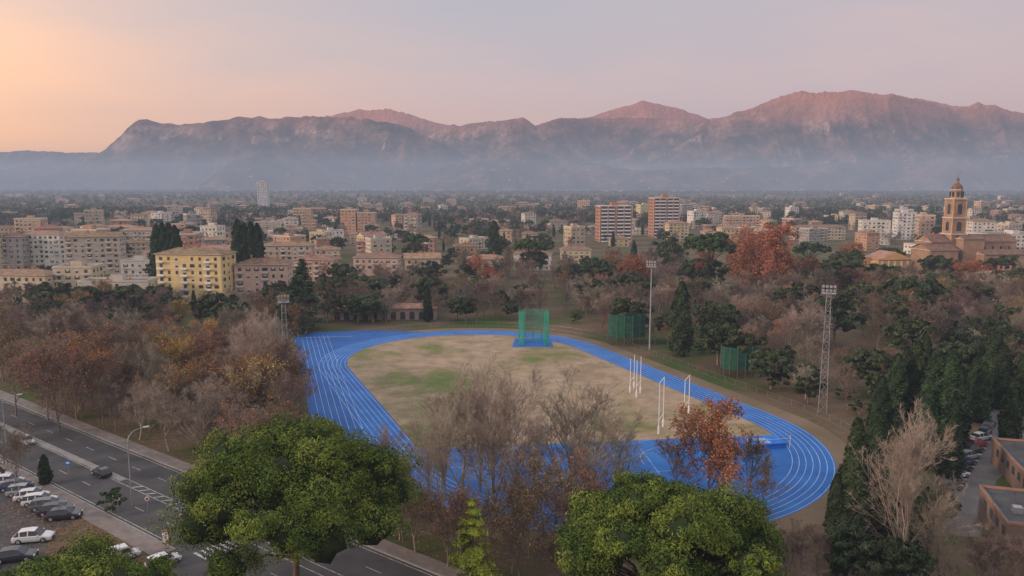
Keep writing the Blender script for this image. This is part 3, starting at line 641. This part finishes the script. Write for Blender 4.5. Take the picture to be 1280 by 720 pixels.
def mtmat():
    m,nt,b=new_mat('mountain'); b.inputs['Roughness'].default_value=1; b.inputs['Specular IOR Level'].default_value=0
    g=nt.nodes.new('ShaderNodeNewGeometry')
    def noise(s,d=8,r=.6):
        n=nt.nodes.new('ShaderNodeTexNoise');n.inputs['Scale'].default_value=s;n.inputs['Detail'].default_value=d;n.inputs['Roughness'].default_value=r;nt.links.new(g.outputs['Position'],n.inputs['Vector']);return n.outputs['Fac']
    def ramp(src,els):
        r=nt.nodes.new('ShaderNodeValToRGB');e=r.color_ramp.elements
        e[0].position,e[0].color=els[0][0],(*els[0][1],1);e[1].position,e[1].color=els[-1][0],(*els[-1][1],1)
        for p,c in els[1:-1]: x=e.new(p);x.color=(*c,1)
        nt.links.new(src,r.inputs['Fac']);return r.outputs['Color']
    forest=ramp(noise(.004,8,.72),[(.36,(.014,.024,.016)),(.5,(.085,.055,.04)),(.6,(.20,.12,.08))])
    rock=ramp(noise(.012,6,.7),[(.4,(.22,.14,.105)),(.6,(.48,.34,.27))])
    sx=nt.nodes.new('ShaderNodeSeparateXYZ');nt.links.new(g.outputs['Position'],sx.inputs[0])
    def mth(op,a,b_):
        n=nt.nodes.new('ShaderNodeMath');n.operation=op
        for i,x in enumerate((a,b_)):
            if isinstance(x,(int,float)): n.inputs[i].default_value=x
            else: nt.links.new(x,n.inputs[i])
        return n.outputs[0]
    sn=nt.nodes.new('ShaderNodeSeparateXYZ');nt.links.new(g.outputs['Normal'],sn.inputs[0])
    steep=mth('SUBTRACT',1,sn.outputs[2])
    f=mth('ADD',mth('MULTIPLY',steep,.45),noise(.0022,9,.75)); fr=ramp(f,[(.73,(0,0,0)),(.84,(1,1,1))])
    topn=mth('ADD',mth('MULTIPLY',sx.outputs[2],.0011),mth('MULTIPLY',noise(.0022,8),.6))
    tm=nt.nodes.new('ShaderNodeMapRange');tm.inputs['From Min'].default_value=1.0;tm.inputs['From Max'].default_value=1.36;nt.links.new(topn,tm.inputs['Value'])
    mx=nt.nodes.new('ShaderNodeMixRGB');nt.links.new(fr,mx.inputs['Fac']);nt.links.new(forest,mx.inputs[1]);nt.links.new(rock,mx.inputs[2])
    mx2=nt.nodes.new('ShaderNodeMixRGB');nt.links.new(tm.outputs['Result'],mx2.inputs['Fac']);nt.links.new(mx.outputs[0],mx2.inputs[1]);mx2.inputs[2].default_value=(.46,.20,.13,1)  # tawny tops, with the pink alpenglow painted into their colour
    nt.links.new(mx2.outputs[0],b.inputs['Base Color'])
    bp=nt.nodes.new('ShaderNodeBump');bp.inputs['Strength'].default_value=1;bp.inputs['Distance'].default_value=80;nt.links.new(noise(.006,7,.65),bp.inputs['Height']);nt.links.new(bp.outputs['Normal'],b.inputs['Normal']);return m
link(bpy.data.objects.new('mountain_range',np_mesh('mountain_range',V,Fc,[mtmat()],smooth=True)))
far_boxes('hillside_village',220,5200,6900,8,zf=mh,smax=.75)
far_trees('hillside_woodland',3000,4800,6600,(9,18),8,'oak',5,zf=lambda x,y:np.maximum(mh(x,y),0))
# ================================================================ TREES (placed)
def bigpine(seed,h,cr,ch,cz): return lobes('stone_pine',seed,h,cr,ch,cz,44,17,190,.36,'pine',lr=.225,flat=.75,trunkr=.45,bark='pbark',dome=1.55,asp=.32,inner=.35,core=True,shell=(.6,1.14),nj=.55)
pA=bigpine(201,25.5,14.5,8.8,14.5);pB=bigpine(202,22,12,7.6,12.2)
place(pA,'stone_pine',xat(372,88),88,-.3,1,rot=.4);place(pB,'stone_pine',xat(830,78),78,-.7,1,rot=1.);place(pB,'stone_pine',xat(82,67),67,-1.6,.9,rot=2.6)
T['lime']=[conifer('young_conifer',91,15,3.8,'lime',13,7,.3,110,.45)]
tree('lime',592,0,h=15.3,D=87,var=0)
for u,D,vt,w in [(578,122,448,1.15),(618,116,438,1.2),(535,126,510,1.05),(712,118,458,1.25),(770,122,505,1.05),(668,130,520,1.05),(480,124,525,1.1),(500,108,550,1.),(555,112,490,1.),(740,112,500,1.05),(645,112,505,1.),(600,126,470,1.1)]: tree('fan',u,0,vt=vt,D=D,w=w)
for u,D,vt in [(655,106,600),(690,102,575),(735,106,565),(560,100,600),(520,104,575),(640,98,630),(745,112,585),(610,104,615),(700,94,640),(470,112,585),(680,108,560),(720,100,600)]: tree('rusty',u,0,vt=vt,D=D,w=1.25)
tree('russet',885,0,vt=498,D=120,w=1.2);tree('rusty',935,0,vt=540,D=124,w=1.3);tree('rusty',845,0,vt=540,D=122,w=1.3);tree('rusty',955,0,vt=575,D=118,w=1.2)
for u,D,vt in [(1000,100,650),(965,98,655),(1210,88,655),(1260,86,650),(980,92,668),(1240,94,655),(940,104,630),(1020,98,655),(1045,100,660)]: tree('bare',u,0,vt=vt,D=D,w=1.35)
tree('fan',1128,0,vt=492,D=98,var=0,w=.9);tree('fan',1172,0,vt=585,D=96,w=.9)
for u,D,vt in [(1065,112,520),(1042,106,590),(1080,118,555),(1052,98,640),(1098,150,468),(1117,158,440),(1140,160,424),(1165,150,440),(1182,146,436),(1198,152,462),(1216,172,446),(1238,178,412),(1250,175,430),(1225,165,452),(1090,124,520),(1155,138,470),(1150,104,610),(1185,130,520),(1260,150,470),(1275,170,440),(1105,112,560),(1075,100,620)]:
    tree('cyp',u,0,vt=vt,D=D,w=random.uniform(1.2,1.6))
for u,D in [(1062,96),(1100,92),(1135,90),(1110,110),(1170,112),(1085,102)]: tree('oak',u,0,h=random.uniform(6,9),D=D)
def scatter(n,us,vs,kinds,hr,ww=(1.0,1.4)):
    for _ in range(n):
        u=random.uniform(*us);v=random.uniform(*vs); k=random.choice(kinds)
        x,y=gp(u,v); nn=float(np.array([x,y])@EN)-base
        if -4<nn<AW+3: continue
        q=np.array([x,y]); tn=float(q@AN);tt_=float(q@AX)
        if 20<tn<122 and 84<tt_<266: continue
        tree(k,u,v,h=random.uniform(*hr),w=random.uniform(*ww))
scatter(40,(285,366),(465,560),['bare','fan','rusty','bare'],(12,18))
scatter(34,(180,330),(465,550),['bare','orange','fan','rusty','orange'],(11,18))
scatter(38,(-40,190),(450,525),['bare','rusty','fan','rusty','orange'],(13,20))
for u,v,vt in [(262,520,438),(225,470,405),(250,500,430),(95,500,425),(285,505,455),(240,525,450),(210,500,420)]: tree('orange',u,v,vt=vt,w=1.15)
for u,v,vt in [(60,525,410),(75,540,430),(130,535,440),(20,520,420),(310,520,385),(340,500,380),(195,520,430)]: tree('fan' if u>150 else 'rusty',u,v,vt=vt,w=1.1)
scatter(50,(380,560),(575,660),['bare','rusty','bare'],(9,13));scatter(16,(250,380),(560,620),['bare','rusty'],(9,13))
for i in range(16):
    s=S0-100+i*12+random.uniform(-3,3); x,y=rp(s,AW+4.5); me=random.choice(T[random.choice(['bare','rusty','bare'])]); place(me,me.name.split('.')[0],x,y,0,random.uniform(.8,1.05))
for i in range(5):
    s=S0-95+i*13; x,y=rp(s,-5.5); me=random.choice(T['bare']); place(me,me.name.split('.')[0],x,y,0,random.uniform(.7,.95))
scatter(60,(-20,372),(390,445),['bare','oak','bare','rusty','bare','orange'],(9,15))
scatter(22,(-20,220),(396,425),['oak','cyp','bush','oak'],(6,12))
scatter(34,(-20,420),(345,392),['oak','bare','oak','cyp','rusty'],(8,13))
for u,v,vt in [(380,412,322),(370,418,345)]: tree('cedar',u,v,vt=vt,w=1.1)
for u in (200,208,216,223,301,309,317,325): tree('cyp',u,372,vt=272+random.uniform(0,10),w=1.0)
for u,v,vt in [(535,402,356),(243,392,362),(850,445,350),(120,400,362),(618,330,275),(792,330,300)]: tree('cyp',u,v,vt=vt,w=1.2)
scatter(90,(395,860),(372,403),['bare','bare','rusty','bare','oak','bare'],(9,16))
scatter(60,(560,870),(340,375),['bare','rusty','oak','russet','bare','bare'],(11,18))
scatter(30,(400,560),(350,385),['bare','oak','rusty'],(8,14))
for u,v,vt in [(625,392,362),(572,400,372),(640,400,375)]: tree('oak',u,v,vt=vt)
for i in range(60):
    t=random.uniform(122,275); n=random.uniform(130,165); x,y=tp(n,t); me=random.choice(T[random.choice(['bare','bare','bare','rusty','bush','oak','bush'])]); h=random.uniform(8,14) if 'shrub' not in me.name else random.uniform(3,5); place(me,me.name.split('.')[0],x,y,0,h/me['h']*1.1,sz=h/me['h'])
scatter(105,(860,1290),(372,445),['bare','bare','bare','fan','rusty','bare','oak'],(12,18))
scatter(70,(860,1290),(342,372),['bare','rusty','russet','bare','oak','spine'],(11,18))
scatter(34,(1100,1300),(425,500),['bare','oak','bare','cyp'],(10,15))
for u,v,vt,w in [(955,375,276,1.35),(938,370,285,1.2),(975,372,290,1.2),(785,370,315,1.1),(1200,360,322,1.2),(1060,350,300,1.)]: tree('russet',u,v,vt=vt,w=w)
for u,v,vt in [(885,365,290),(660,345,298),(520,330,290),(1010,350,300)]: tree('spine',u,v,vt=vt,w=1.1)
for u,v,vt in [(1120,412,350),(1150,415,350),(1095,405,360),(1005,490,455),(1010,505,470),(835,340,295),(1075,395,350)]: tree('oak',u,v,vt=vt,w=1.1)
tree('cyp',57,605,h=5.5,w=1.6);tree('bush',140,640,h=4)
# ================================================================ SPORTS EQUIPMENT
x,y=gp(667,430)
mb=MB();pts=[(4.9*math.cos(a),4.9*math.sin(a)) for a in np.linspace(-.25*math.pi,1.25*math.pi,9)]
hh=11.2
for px,py in pts: mb.tube((px,py,0),(px,py,hh),.13,.11,M['green_net'],6)
for (a,b),(c,d) in zip(pts[:-1],pts[1:]):
    for z in np.arange(.4,hh,.45): mb.tube((a,b,z),(c,d,z),.04,.04,M['green_net'],3,False)
    for f in np.linspace(0,1,9)[1:-1]: px=a+(c-a)*f;py=b+(d-b)*f; mb.tube((px,py,.2),(px,py,hh-.3),.035,.035,M['green_net'],3,False)
mb.obj('discus_cage',(x,y,0))
sheet('throwing_pad',[gp(640,434),gp(692,434),gp(688,423),gp(644,423)],.045,M['blue'])
def posts(u,vb,vt,gap,name,top,rot,bar=3.0):
    x,y=gp(u,vb);h=hat(y,vt);mb=MB()
    for s in (-1,1): mb.tube((s*gap/2,0,0),(s*gap/2,0,h),.1,.08,M['white'],8); mb.tube((s*gap/2,0,0),(s*gap/2,0,1.6),.22,.22,M['white'],8)
    mb.tube((-gap/2,0,bar),(gap/2,0,bar),.07,.07,M['white'],6)
    if top: mb.tube((-gap/2,0,h),(gap/2,0,h),.07,.07,M['white'],6)
    mb.obj(name,(x,y,0),rot)
posts(826,538,475,5.2,'rugby_goal',True,1.2);posts(858,520,472,5.2,'rugby_goal',True,1.15);posts(790,488,446,4.6,'rugby_goal',False,1.2);posts(798,494,448,4.6,'rugby_goal',False,1.2)
mb=MB();mb.box(-4,4,-2.5,2.5,.05,.85,M['mat_blue']);mb.box(-4.1,4.1,-2.6,2.6,.851,1.0,M['mat_blue']);mb.box(-1.5,1.0,-2,1,1.001,1.06,M['tline'])
for s in (-1,1): mb.tube((s*4.6,-2.7,0),(s*4.6,-2.7,2.6),.05,.05,M['white'])
mb.tube((-4.6,-2.7,2),(4.6,-2.7,2),.03,.03,M['white']);x,y=gp(952,556);mb.obj('high_jump_mat',(x,y,0),.2)
for (u,vb,vt,w) in [(783,430,392,12),(922,470,432,9.5)]:
    x,y=gp(u,vb);h=hat(y,vt);mb=MB();k=14;r=w/2
    P=[(r*math.cos(2*math.pi*i/k),r*.7*math.sin(2*math.pi*i/k)) for i in range(k)]
    for i in range(k):
        a,b=P[i];c,d=P[(i+1)%k];mb.face([(a,b,h*.28),(c,d,h*.28),(c,d,h),(a,b,h)],M['dk_net']); mb.tube((a,b,0),(a,b,h+.2),.1,.1,M['dmetal'],5)
        for z in (.45,.65,.85): mb.tube((a*1.01,b*1.01,h*z),(c*1.01,d*1.01,h*z),.06,.06,M['dmetal'],3,False)
    mb.obj('net_enclosure',(x,y,0)); tree('oak',u+6,vb-4,h=h*1.35,w=1.1)
mb=MB();ov=[p for p in oval(53,40)]
for i in range(len(ov)):
    p=ov[i];q=ov[(i+1)%len(ov)];L_=math.dist(p,q);n=max(1,int(L_/4))
    for j in range(n):
        f=j/n;mb.tube((p[0]+(q[0]-p[0])*f,p[1]+(q[1]-p[1])*f,0),(p[0]+(q[0]-p[0])*f,p[1]+(q[1]-p[1])*f,1.6),.035,.035,M['metal'],4,False)
    for z in (.1,1.55): mb.tube((*p,z),(*q,z),.02,.02,M['metal'],3,False)
mb.obj('perimeter_fence')
def mast(u,vb,vt,lattice=True,D=None):
    x,y=gp(u,vb) if D is None else (xat(u,D),D);h=hat(y,vt);mb=MB();m=M['metal']
    if lattice:
        b=.9;t=.45
        c=[(-1,-1),(1,-1),(1,1),(-1,1)];N=12
        for a in c: mb.tube((a[0]*b,a[1]*b,0),(a[0]*t,a[1]*t,h-1.5),.09,.07,m,5)
        for i in range(N):
            z0=(h-1.5)*i/N;z1=(h-1.5)*(i+1)/N;r0=b+(t-b)*i/N;r1=b+(t-b)*(i+1)/N
            for j in range(4):
                p=c[j];q=c[(j+1)%4]; mb.tube((p[0]*r0,p[1]*r0,z0),(q[0]*r1,q[1]*r1,z1),.04,.04,m,4,False);mb.tube((p[0]*r1,p[1]*r1,z1),(q[0]*r1,q[1]*r1,z1),.04,.04,m,4,False)
    else: mb.tube((0,0,0),(0,0,h-1),.3,.14,m,8)
    mb.box(-1.5,1.5,-.8,.8,h-2.2,h-2.05,m)
    for z in (h-1.4,h-.5):
        mb.tube((-1.5,-.6,z),(1.5,-.6,z),.06,.06,m,4)
        for xx in (-1.2,-.4,.4,1.2): mb.box(xx-.3,xx+.3,-.95,-.65,z-.3,z+.3,M['dmetal'],M['lite']);mb.face([(xx-.26,-.96,z-.26),(xx+.26,-.96,z-.26),(xx+.26,-.96,z+.26),(xx-.26,-.96,z+.26)],M['metal'])
    for s in (-1.5,1.5): mb.tube((s,-.6,h-2.1),(s,-.6,h-.2),.06,.06,m,4)
    mb.obj('floodlight_mast',(x,y,0),.3 if x<20 else -.4)
mast(1028,515,355);mast(812,437,325,False);mast(358,0,368,True,D=205)
# ================================================================ STREET FURNITURE
def lamp(x,y,h=11,rot=0):
    mb=MB();m=M['metal'];mb.tube((0,0,0),(0,0,.9),.16,.14,m,8);mb.tube((0,0,.9),(0,0,h*.84),.11,.08,m,8)
    pr=(0,0,h*.84)
    for i in range(1,7):
        t=i/6*math.pi/2*.9;q=(1.9*(1-math.cos(t)),0,h*.84+math.sin(t)*h*.15);mb.tube(pr,q,.075,.06,m,6);pr=q
    q=(pr[0]+1.0,0,pr[2]+.1);mb.tube(pr,q,.06,.05,m,6);mb.box(q[0]-.1,q[0]+.8,-.17,.17,q[2]-.08,q[2]+.1,M['lite']);mb.box(q[0],q[0]+.7,-.13,.13,q[2]-.13,q[2]-.081,M['yel'])
    mb.obj('street_lamp',(x,y,0),rot)
x,y=gp(165,632);lamp(x,y,hat(y,538),.75)
for u,v in [(8,560),(330,640)]: x,y=gp(u,v);lamp(x,y,10.5,.6)
def sign(u,v,kind=0,h=2.6):
    x,y=gp(u,v);mb=MB();mb.tube((0,0,0),(0,0,h),.05,.05,M['metal'],6)
    if kind==0:
        mb.tube((0,-.06,h-.35),(0,-.1,h-.35),.35,.35,M['white'],16);mb.tube((0,-.101,h-.35),(0,-.12,h-.35),.22,.22,M['red'],16)
    elif kind==1: mb.box(-.45,.45,-.12,-.06,h-1.0,h,M['mat_blue']);mb.box(-.3,.3,-.14,-.121,h-.7,h-.35,M['white'])
    else: mb.box(-.5,.5,-.2,.2,.6,h,M['brick']);mb.box(-.42,.42,-.23,-.201,.8,h-.2,M['white'])
    mb.obj('traffic_sign' if kind<2 else 'advertising_column',(x,y,0),.1)
for u,v,k in [(86,592,1),(208,684,2),(185,640,0),(148,640,0),(228,662,0)]: sign(u,v,k)
mb=MB()
for i in range(7): 
    p=rp(S0-62+i*1.6,-.9);mb.tube((*p,.1),(*p,1.0),.09,.08,M['white'],8);mb.tube((*p,1.0),(*p,1.12),.11,.04,M['dmetal'],8)
mb.obj('bollard_row')
# ================================================================ VEHICLES
def carmesh(col,kind='hatch'):
    pm,nt,b=new_mat('car_paint');b.inputs['Roughness'].default_value=.3;b.inputs['Coat Weight'].default_value=.6
    nz=nt.nodes.new('ShaderNodeTexNoise');nz.inputs['Scale'].default_value=2;rr=nt.nodes.new('ShaderNodeValToRGB');rr.color_ramp.elements[0].color=(*[c*.85 for c in col],1);rr.color_ramp.elements[1].color=(*col,1);nt.links.new(nz.outputs['Fac'],rr.inputs['Fac']);nt.links.new(rr.outputs[0],b.inputs['Base Color'])
    mb=MB();van=kind=='van';k=1.0 if not van else 1.3
    st=[(-2.1,.72,.55),(-2.05,.84,.78),(-1.75,.87,.9),(-1.0,.89,.93),(.6,.89,.93),(1.15,.87,.88),(1.8,.83,.76),(2.05,.76,.62),(2.12,.66,.5)]
    def ringp(x,w,b_): return [(x,-w*.94,.24),(x,-w,.48),(x,-w*.97,b_-.08),(x,-w*.84,b_),(x,w*.84,b_),(x,w*.97,b_-.08),(x,w,.48),(x,w*.94,.24)]
    rs=[ringp(x*k,w,b_*(1 if not van else 1.15)) for x,w,b_ in st]
    for a,c in zip(rs[:-1],rs[1:]):
        for i in range(7): mb.face([a[i],c[i],c[i+1],a[i+1]],pm)
        mb.face([a[7],c[7],c[0],a[0]],M['tire'])
    mb.face(rs[0][::-1],pm);mb.face(rs[-1],pm)
    z=.92 if not van else 1.06
    if van: cb=[(-2.7,z),(-2.62,2.05),(0,2.1),(1.0,2.05),(1.85,z)]
    elif kind=='wagon': cb=[(-2.0,z),(-1.75,1.42),(-.4,1.52),(.45,1.44),(1.2,z)]
    else: cb=[(-1.85,z),(-1.4,1.38),(-.3,1.48),(.4,1.42),(1.15,z)]
    bw=.80;tw=.62 if not van else .76
    for i,((x0,z0),(x1,z1)) in enumerate(zip(cb[:-1],cb[1:])):
        w0=bw if z0==z else tw;w1=bw if z1==z else tw
        gl=M['glass'] if i in (0,len(cb)-2) else pm
        if van and i==0: gl=pm
        mb.face([(x0,-w0,z0),(x0,w0,z0),(x1,w1,z1),(x1,-w1,z1)],gl)
    for s in (-1,1):
        poly=[(x,s*(bw if zz==z else tw),zz) for x,zz in cb]
        if van:
            mb.face(poly,pm);mb.face([(.1,s*(bw+.0),z+.1),(1.5,s*(bw+.01),z+.1),(1.05,s*(tw+.05),1.8),(.1,s*(tw+.05),1.8)],M['glass'])
        else:
            mb.face(poly,M['glass'])
            for xa in (-.35,-1.25):
                mb.face([(xa,s*(bw+.012),z),(xa+.12,s*(bw+.012),z),(xa+.1,s*(tw+.012),1.46 if xa>-1 else 1.38),(xa,s*(tw+.012),1.46 if xa>-1 else 1.38)],pm)
    for wx in (-1.3*k,1.32*k):
        for s in (-1,1):
            mb.tube((wx,s*.68,.32),(wx,s*.9,.32),.33,.33,M['tire'],14);mb.tube((wx,s*.9,.32),(wx,s*.915,.32),.2,.18,M['metal'],10)
    for s in (-1,1):
        mb.box(2.0*k,2.1*k,s*.6-.16,s*.6+.16,.55,.68,M['yel']);mb.box(-2.13*k,-2.05*k,s*.68-.12,s*.68+.12,.62,.84,M['red']);mb.box(.75,.92,*sorted((s*.88,s*1.02)),.92,1.05,pm)
    mb.box(2.08*k,2.15*k,-.5,.5,.3,.45,M['tire']);mb.box(-2.15*k,-2.1*k,-.6,.6,.3,.42,M['tire'])
    return mb.mesh('parked_car')
CM={k:carmesh(c,t) for k,(c,t) in dict(white=((.75,.75,.75),'hatch'),silver=((.35,.36,.38),'wagon'),dark=((.03,.035,.045),'hatch'),grey=((.12,.125,.135),'wagon'),blue=((.03,.06,.14),'hatch'),red=((.35,.02,.02),'hatch'),van=((.7,.7,.7),'van'),whitew=((.7,.7,.7),'wagon')).items()}
def car(k,u,v,rot,name='parked_car',z=.02,s=1.08): x,y=gp(u,v);place(CM[k],name,x,y,z,s,rot=rot)
ra=math.atan2(E[1],E[0])
car('white',33,554,ra,'moving_car');car('dark',127,594,ra+math.pi,'moving_car')
for i,k in enumerate(['whitew','blue','silver','white','whitew','grey','dark','dark']):
    f=i/7; car(k,10+f*70,606+f*42,.25,s=1.2)
for i,k in enumerate(['van','dark','white']): car(k,-10-i*16,600-i*8,.32)
car('white',42,676,.2,s=1.25);car('dark',20,700,.25,s=1.25);car('silver',-25,714,.3)
car('van',150,700,.75,'parked_van',s=.95);car('whitew',204,706,.8,'parked_car')
for i,k in enumerate(['grey','dark','white','dark','blue','silver','dark','red','white','grey','dark']):
    f=i/10; car(k,1186+f*50,612-f*78,.35 if i<9 else .8)
car('white',1256,528,1.2);car('dark',1278,533,1.2)
for i in range(9): car(random.choice(['white','silver','dark','grey']),552+i*12,368+(i%2)*2,1.4)
# ================================================================ HAZE (absorbing volumes, airlight put in as emission)
def haze(name,z1,sig,col,y1=15500,x=17000,z0=-12):
    m=bpy.data.materials.new(name);m.use_nodes=True;nt=m.node_tree;nt.nodes.clear()
    o=nt.nodes.new('ShaderNodeOutputMaterial');a=nt.nodes.new('ShaderNodeVolumeAbsorption');a.inputs['Color'].default_value=(0,0,0,1);a.inputs['Density'].default_value=sig
    e=nt.nodes.new('ShaderNodeEmission');e.inputs['Color'].default_value=(*col,1);e.inputs['Strength'].default_value=sig
    s=nt.nodes.new('ShaderNodeAddShader');nt.links.new(a.outputs[0],s.inputs[0]);nt.links.new(e.outputs[0],s.inputs[1]);nt.links.new(s.outputs[0],o.inputs['Volume'])
    mb=MB();mb.box(-x,x,-250+z1*.01,y1+z1*.1,z0-z1*.001,z1,m);mb.obj(name)
haze('valley_haze',250,1.5e-4,(.315,.345,.425));haze('mountain_haze',1500,2.8e-5,(.33,.30,.41))
# ================================================================ WORLD, SUN, CAMERA
sunaz=math.radians(-52);sunel=math.radians(6)
w=bpy.data.worlds.new("World");sc.world=w;w.use_nodes=True;nt=w.node_tree;bg=nt.nodes['Background']
tc=nt.nodes.new('ShaderNodeTexCoord')
sky=nt.nodes.new('ShaderNodeTexSky');sky.sky_type='NISHITA';sky.sun_disc=False;sky.sun_elevation=sunel;sky.sun_rotation=sunaz;sky.dust_density=3;sky.altitude=100
sx=nt.nodes.new('ShaderNodeSeparateXYZ');nt.links.new(tc.outputs['Generated'],sx.inputs[0])
mp=nt.nodes.new('ShaderNodeMapping');mp.inputs['Scale'].default_value=(1.2,1.2,5);mp.inputs['Rotation'].default_value=(0,.35,0);nt.links.new(tc.outputs['Generated'],mp.inputs[0])
cn=nt.nodes.new('ShaderNodeTexNoise');cn.inputs['Scale'].default_value=1.8;cn.inputs['Detail'].default_value=5;cn.inputs['Roughness'].default_value=.5;nt.links.new(mp.outputs[0],cn.inputs['Vector'])
def mth(op,a,b_):
    n=nt.nodes.new('ShaderNodeMath');n.operation=op
    for i,x in enumerate((a,b_)):
        if isinstance(x,(int,float)): n.inputs[i].default_value=x
        else: nt.links.new(x,n.inputs[i])
    return n.outputs[0]
cz=mth('ADD',sx.outputs[2],mth('MULTIPLY',mth('SUBTRACT',cn.outputs['Fac'],.5),.2))
rp_=nt.nodes.new('ShaderNodeValToRGB');nt.links.new(cz,rp_.inputs['Fac']);e=rp_.color_ramp.elements
e[0].position=0;e[0].color=(.86,.48,.38,1);e[1].position=1;e[1].color=(1.0,.95,.98,1)
for p,c in ((.06,(.86,.55,.46)),(.12,(.74,.55,.53)),(.17,(.61,.52,.54)),(.25,(.51,.49,.55)),(.45,(.86,.82,.86))): x=e.new(p);x.color=(*c,1)  # upper sky brighter than a dusk zenith, added as fill for the ground
vd=nt.nodes.new('ShaderNodeVectorMath');vd.operation='DOT_PRODUCT';g0=Vector((math.sin(math.radians(-40)),math.cos(math.radians(-40)),.03)).normalized();vd.inputs[1].default_value=g0;nt.links.new(tc.outputs['Generated'],vd.inputs[0])
gl=mth('POWER',mth('MAXIMUM',vd.outputs['Value'],0),11); gz=mth('SUBTRACT',1,mth('MINIMUM',mth('MULTIPLY',mth('MAXIMUM',cz,0),4.0),1)); gf=mth('MULTIPLY',gl,gz)
mx=nt.nodes.new('ShaderNodeMixRGB');nt.links.new(gf,mx.inputs['Fac']);nt.links.new(rp_.outputs[0],mx.inputs[1]);mx.inputs[2].default_value=(1.8,.78,.20,1)
sc1=nt.nodes.new('ShaderNodeMixRGB');sc1.blend_type='MULTIPLY';sc1.inputs['Fac'].default_value=1;sc1.inputs[2].default_value=(.02,.02,.02,1);nt.links.new(sky.outputs[0],sc1.inputs[1])
ad=nt.nodes.new('ShaderNodeMixRGB');ad.blend_type='ADD';ad.inputs['Fac'].default_value=1;nt.links.new(mx.outputs[0],ad.inputs[1]);nt.links.new(sc1.outputs[0],ad.inputs[2])
nt.links.new(ad.outputs[0],bg.inputs['Color']);bg.inputs['Strength'].default_value=1.0
sun=bpy.data.lights.new('sun','SUN');sun.energy=2.8;sun.angle=math.radians(9);sun.color=(1,.72,.54);so=link(bpy.data.objects.new('sun',sun))
lampdir=Vector((math.sin(math.radians(-108)),math.cos(math.radians(-108)),math.tan(math.radians(17))))
so.rotation_euler=lampdir.to_track_quat('Z','Y').to_euler()
cam=bpy.data.cameras.new('camera');cam.sensor_width=36;cam.lens=36*F/1280;cam.clip_end=60000;cam.clip_start=1
co=link(bpy.data.objects.new('camera',cam));co.location=(0,0,H);co.rotation_euler=(math.pi/2-TH,0,0);sc.camera=co
sc.view_settings.view_transform='Standard';sc.view_settings.look='None';sc.view_settings.exposure=0
print('objs',len(bpy.data.objects))
